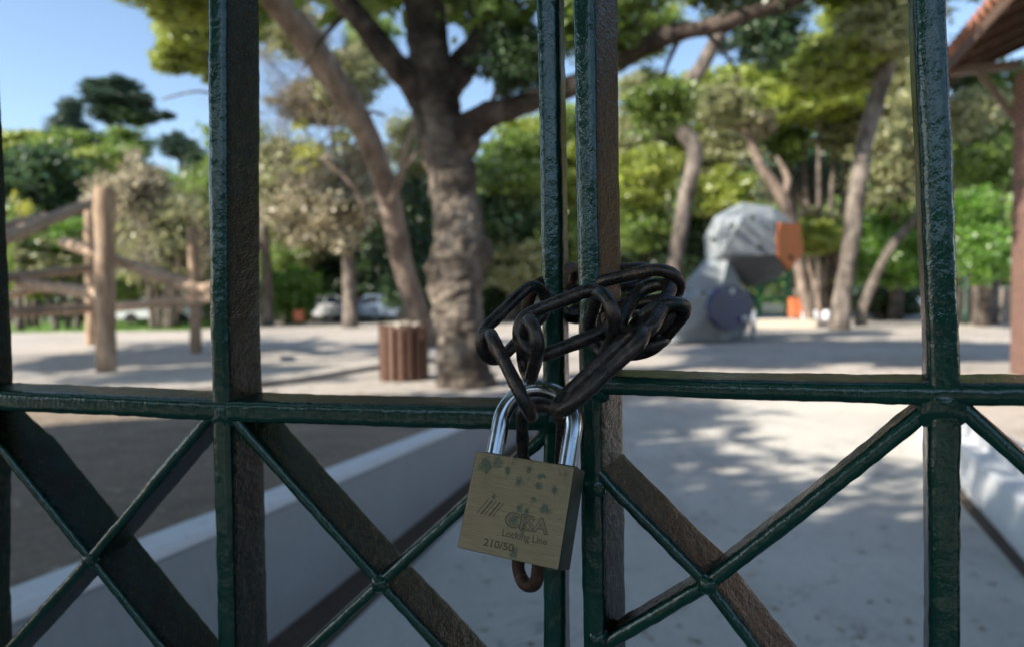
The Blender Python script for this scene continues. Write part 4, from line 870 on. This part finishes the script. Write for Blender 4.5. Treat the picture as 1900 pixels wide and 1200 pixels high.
# shackle
LX, WR_ = .0196, .0046; pts = []; yS = BT / 2
for z in np.linspace(BH / 2 - .002, BH / 2 + .0170, 10): pts.append((-LX, yS, z, WR_))
for k in range(1, 40):
    a_ = math.pi - math.pi * k / 40; pts.append((LX * math.cos(a_), yS, BH / 2 + .0170 + LX * math.sin(a_), WR_))
for z in np.linspace(BH / 2 + .0170, BH / 2 - .002, 10): pts.append((LX, yS, z, WR_))
sh = link('shackle', mesh('shackle', *tube(pts, 28)), SHACK, pl)
for sx in (-1, 1): link('shackle_collar', mesh('sc', *tube([(sx * LX, yS, BH / 2 - .0005, WR_ + .0011), (sx * LX, yS, BH / 2 + .0006, WR_ + .0008)], 24)), ENGR, pl)
def text_mesh(body, size, extrude=.0001, offset=0, spacing=1.0, shear=0):
    cu = bpy.data.curves.new('txt', 'FONT'); cu.body = body; cu.size = size; cu.align_x = 'CENTER'; cu.align_y = 'CENTER'; cu.extrude = extrude; cu.offset = offset; cu.space_character = spacing; cu.shear = shear; cu.resolution_u = 4
    o = bpy.data.objects.new('txt', cu); COL.objects.link(o); dg = bpy.context.evaluated_depsgraph_get(); dg.update()
    me_ = bpy.data.meshes.new_from_object(o.evaluated_get(dg)); bpy.data.objects.remove(o); return me_
def put_text(name, me_, x, z, y, mat, parent, width=None, height=None):
    xs = [v.co.x for v in me_.vertices]; ys = [v.co.y for v in me_.vertices]; w0 = max(xs) - min(xs); h0 = max(ys) - min(ys); cx_ = (max(xs) + min(xs)) / 2; cy_ = (max(ys) + min(ys)) / 2
    fx = width / w0 if width else 1; fy = height / h0 if height else fx
    for v in me_.vertices: v.co = Vector(((v.co.x - cx_) * fx + x, y - v.co.z, (v.co.y - cy_) * fy + z))
    me_.materials.clear(); me_.update(); return link(name, me_, mat, parent, False)
put_text('lettering', text_mesh('CISA', .0095, .00006, .00040), .0072, -.0058, .00001, ENGR, pl, .0226, .0074)
put_text('lettering', text_mesh('CISA', .0095, .00012, .00005), .0072, -.0058, .00001, EMBO, pl, .0212, .0064)
put_text('lettering', text_mesh('Locking Line', .004, .00005, .00004), .0072, -.0128, .00001, ENGR, pl, .0228, .0042)
put_text('lettering', text_mesh('210/50', .004, .00005, .00010), -.0050, -.0182, .00001, ENGR, pl, .0158, .0036)
parts = []
for k in range(5):      # slanted bar emblem left of the maker's name
    x0 = -.0195 + k * .0021; z0 = -.0058 - k * .0001; x1 = x0 + .0046; z1 = z0 + .0072; wv = .0009 if k % 2 else .0005
    parts.append(([(x0, -.00008, z0), (x0 + wv, -.00008, z0), (x1 + wv, -.00008, z1), (x1, -.00008, z1), (x0, .0001, z0), (x0 + wv, .0001, z0), (x1 + wv, .0001, z1), (x1, .0001, z1)], [(0, 1, 2, 3), (0, 4, 5, 1), (1, 5, 6, 2), (2, 6, 7, 3), (3, 7, 4, 0)]))
link('emblem', mesh('em', *merge(parts)), ENGR, pl, False)
wd = text_mesh('HARDENED', .0040, .0, .00008, 1.15)
xs = [v.co.x for v in wd.vertices]; cx_ = (min(xs) + max(xs)) / 2
for v in wd.vertices:      # wrap the word round the front of the arch
    u = (v.co.x - cx_) / (LX * 1.0) ; h_ = v.co.y; a_ = math.pi / 2 - u; psi = h_ / WR_ + .45
    rad = LX + (WR_ + .00006) * math.sin(psi); yy = yS - (WR_ + .00006) * math.cos(psi)
    v.co = Vector((rad * math.cos(a_), yy, BH / 2 + .0170 + rad * math.sin(a_)))
wd.materials.clear(); link('lettering', wd, ENGR, pl, False)

# ------------------------------------------------------------------ chain
ch = thing('steel_chain', 'dark oxidised steel chain looped round both centre bars of the gate', 'chain', P(1070, 600, .33))
def chain_link(x1, y1, x2, y2, Zm, roll, L=.052, Wd=.0285, wr=.0034, sgn=1, mat=CHAIN, seed=0):
    wr *= 1.03
    """outer ends in the picture, depth at mid, roll about the long axis (0 = seen face on, 90 = edge on)"""
    a_ = P(x1, y1, Zm); b_ = P(x2, y2, Zm); mid = (a_ + b_) / 2; lat = b_ - a_; l = lat.length
    dz = math.sqrt(max(0, L * L - l * l)) * sgn; d = (lat + Vector((0, dz, 0))).normalized()
    if l > L: print('link', seed, 'longer than L by', round((l - L) * 1000, 1), 'mm')
    view = (mid - Vector((0, 0, HC))).normalized(); side = d.cross(view).normalized(); nrm = side.cross(d)
    rm = Matrix.Rotation(R_(roll), 3, d); side = rm @ side; nrm = rm @ nrm
    aw = Wd / 2 - wr; hs = L / 2 - wr - aw; pts = []
    for k in range(9): pts.append((-hs + 2 * hs * k / 9, aw))
    for k in range(16): an = math.pi / 2 - math.pi * k / 16; pts.append((hs + aw * math.cos(an), aw * math.sin(an)))
    for k in range(9): pts.append((hs - 2 * hs * k / 9, -aw))
    for k in range(16): an = -math.pi / 2 - math.pi * k / 16; pts.append((-hs + aw * math.cos(an), aw * math.sin(an)))
    n = 16; m_ = len(pts); V = []; Fc = []
    for i, (u, v) in enumerate(pts):
        pu, pv = pts[i - 1]; qu, qv = pts[(i + 1) % m_]; tv = Vector((qu - pu, qv - pv)).normalized(); ou = Vector((-tv.y, tv.x))
        c = mid + d * u + side * v; o3 = d * ou.x + side * ou.y; r_ = wr * (1 + .03 * math.sin(i * .9 + seed))
        if i in (13 + 16, 12 + 17): r_ *= 1.0
        if i == 29: r_ *= 1.10
        for k in range(n):
            an = 2 * math.pi * k / n; dd = o3 * math.cos(an) + nrm * math.sin(an); p = c + dd * r_
            p = p + dd * .00022 * noise.noise(p * 300); V.append(p - ch.location)
    for i in range(m_):
        i2 = (i + 1) % m_
        for k in range(n):
            k2 = (k + 1) % n; Fc.append((i * n + k, i * n + k2, i2 * n + k2, i2 * n + k))
    return link('link', mesh('link', V, Fc), mat, ch)
cx1 = lambda x, y: (820 + x / 3.75, 480 + y / 3.75)
def CL(a_, b_, *r_, **k): p = cx1(*a_); q_ = cx1(*b_); return chain_link(*p, *q_, *r_, **k)
CL((322, 505), (640, 1105), .318, 90, L=.050, Wd=.026, wr=.0030, seed=1, sgn=-1)             # A hangs down into the shackle
CL((1445, 462), (752, 1095), .297, 76, L=.057, Wd=.027, wr=.0031, seed=2, sgn=-1)             # B long one, nearest
CL((494, 590), (1228, 300), .322, -6, L=.0525, Wd=.0275, wr=.0032, seed=3)                   # C big open one across the front
CL((640, 455), (580, 812), .318, 62, L=.046, Wd=.0225, wr=.0031, seed=4, sgn=1)               # E
CL((1130, 280), (1095, 625), .322, 48, L=.046, Wd=.025, wr=.0032, seed=5, sgn=1)              # F
CL((272, 668), (740, 215), .352, 34, L=.054, Wd=.026, wr=.0031, seed=6, sgn=1)                # G
CL((572, 318), (960, 120), .400, 48, L=.062, Wd=.026, wr=.0031, mat=RUST, seed=7, sgn=1)      # H behind the left bar
CL((1075, 275), (1640, 150), .345, 40, L=.050, Wd=.026, wr=.0031, seed=8, sgn=-1)             # I
CL((1560, 150), (1245, 560), .322, 44, L=.050, Wd=.026, wr=.0032, seed=9, sgn=-1)             # J
CL((1580, 280), (1345, 710), .333, -50, L=.050, Wd=.0285, wr=.0032, seed=10, sgn=1)            # K
CL((1600, 300), (1290, 590), .345, 64, L=.046, Wd=.025, wr=.0032, seed=11, sgn=1)              # between J and K
CL((1440, 120), (880, 160), .420, 55, L=.060, Wd=.026, wr=.0031, seed=12)                      # O behind the right bar
CL((1400, 330), (860, 390), .405, 70, L=.052, Wd=.026, wr=.0031, seed=13)
CL((1480, 560), (1180, 640), .355, 75, L=.048, Wd=.026, wr=.0031, seed=14, sgn=1)
CL((690, 950), (700, 1560), .352, 12, L=.058, Wd=.0275, wr=.0032, seed=15, sgn=1)            # M inside the shackle
chain_link(990, 905, 976, 1098, .352, 52, L=.054, Wd=.024, wr=.0034, mat=RUST, seed=16)       # N below the lock
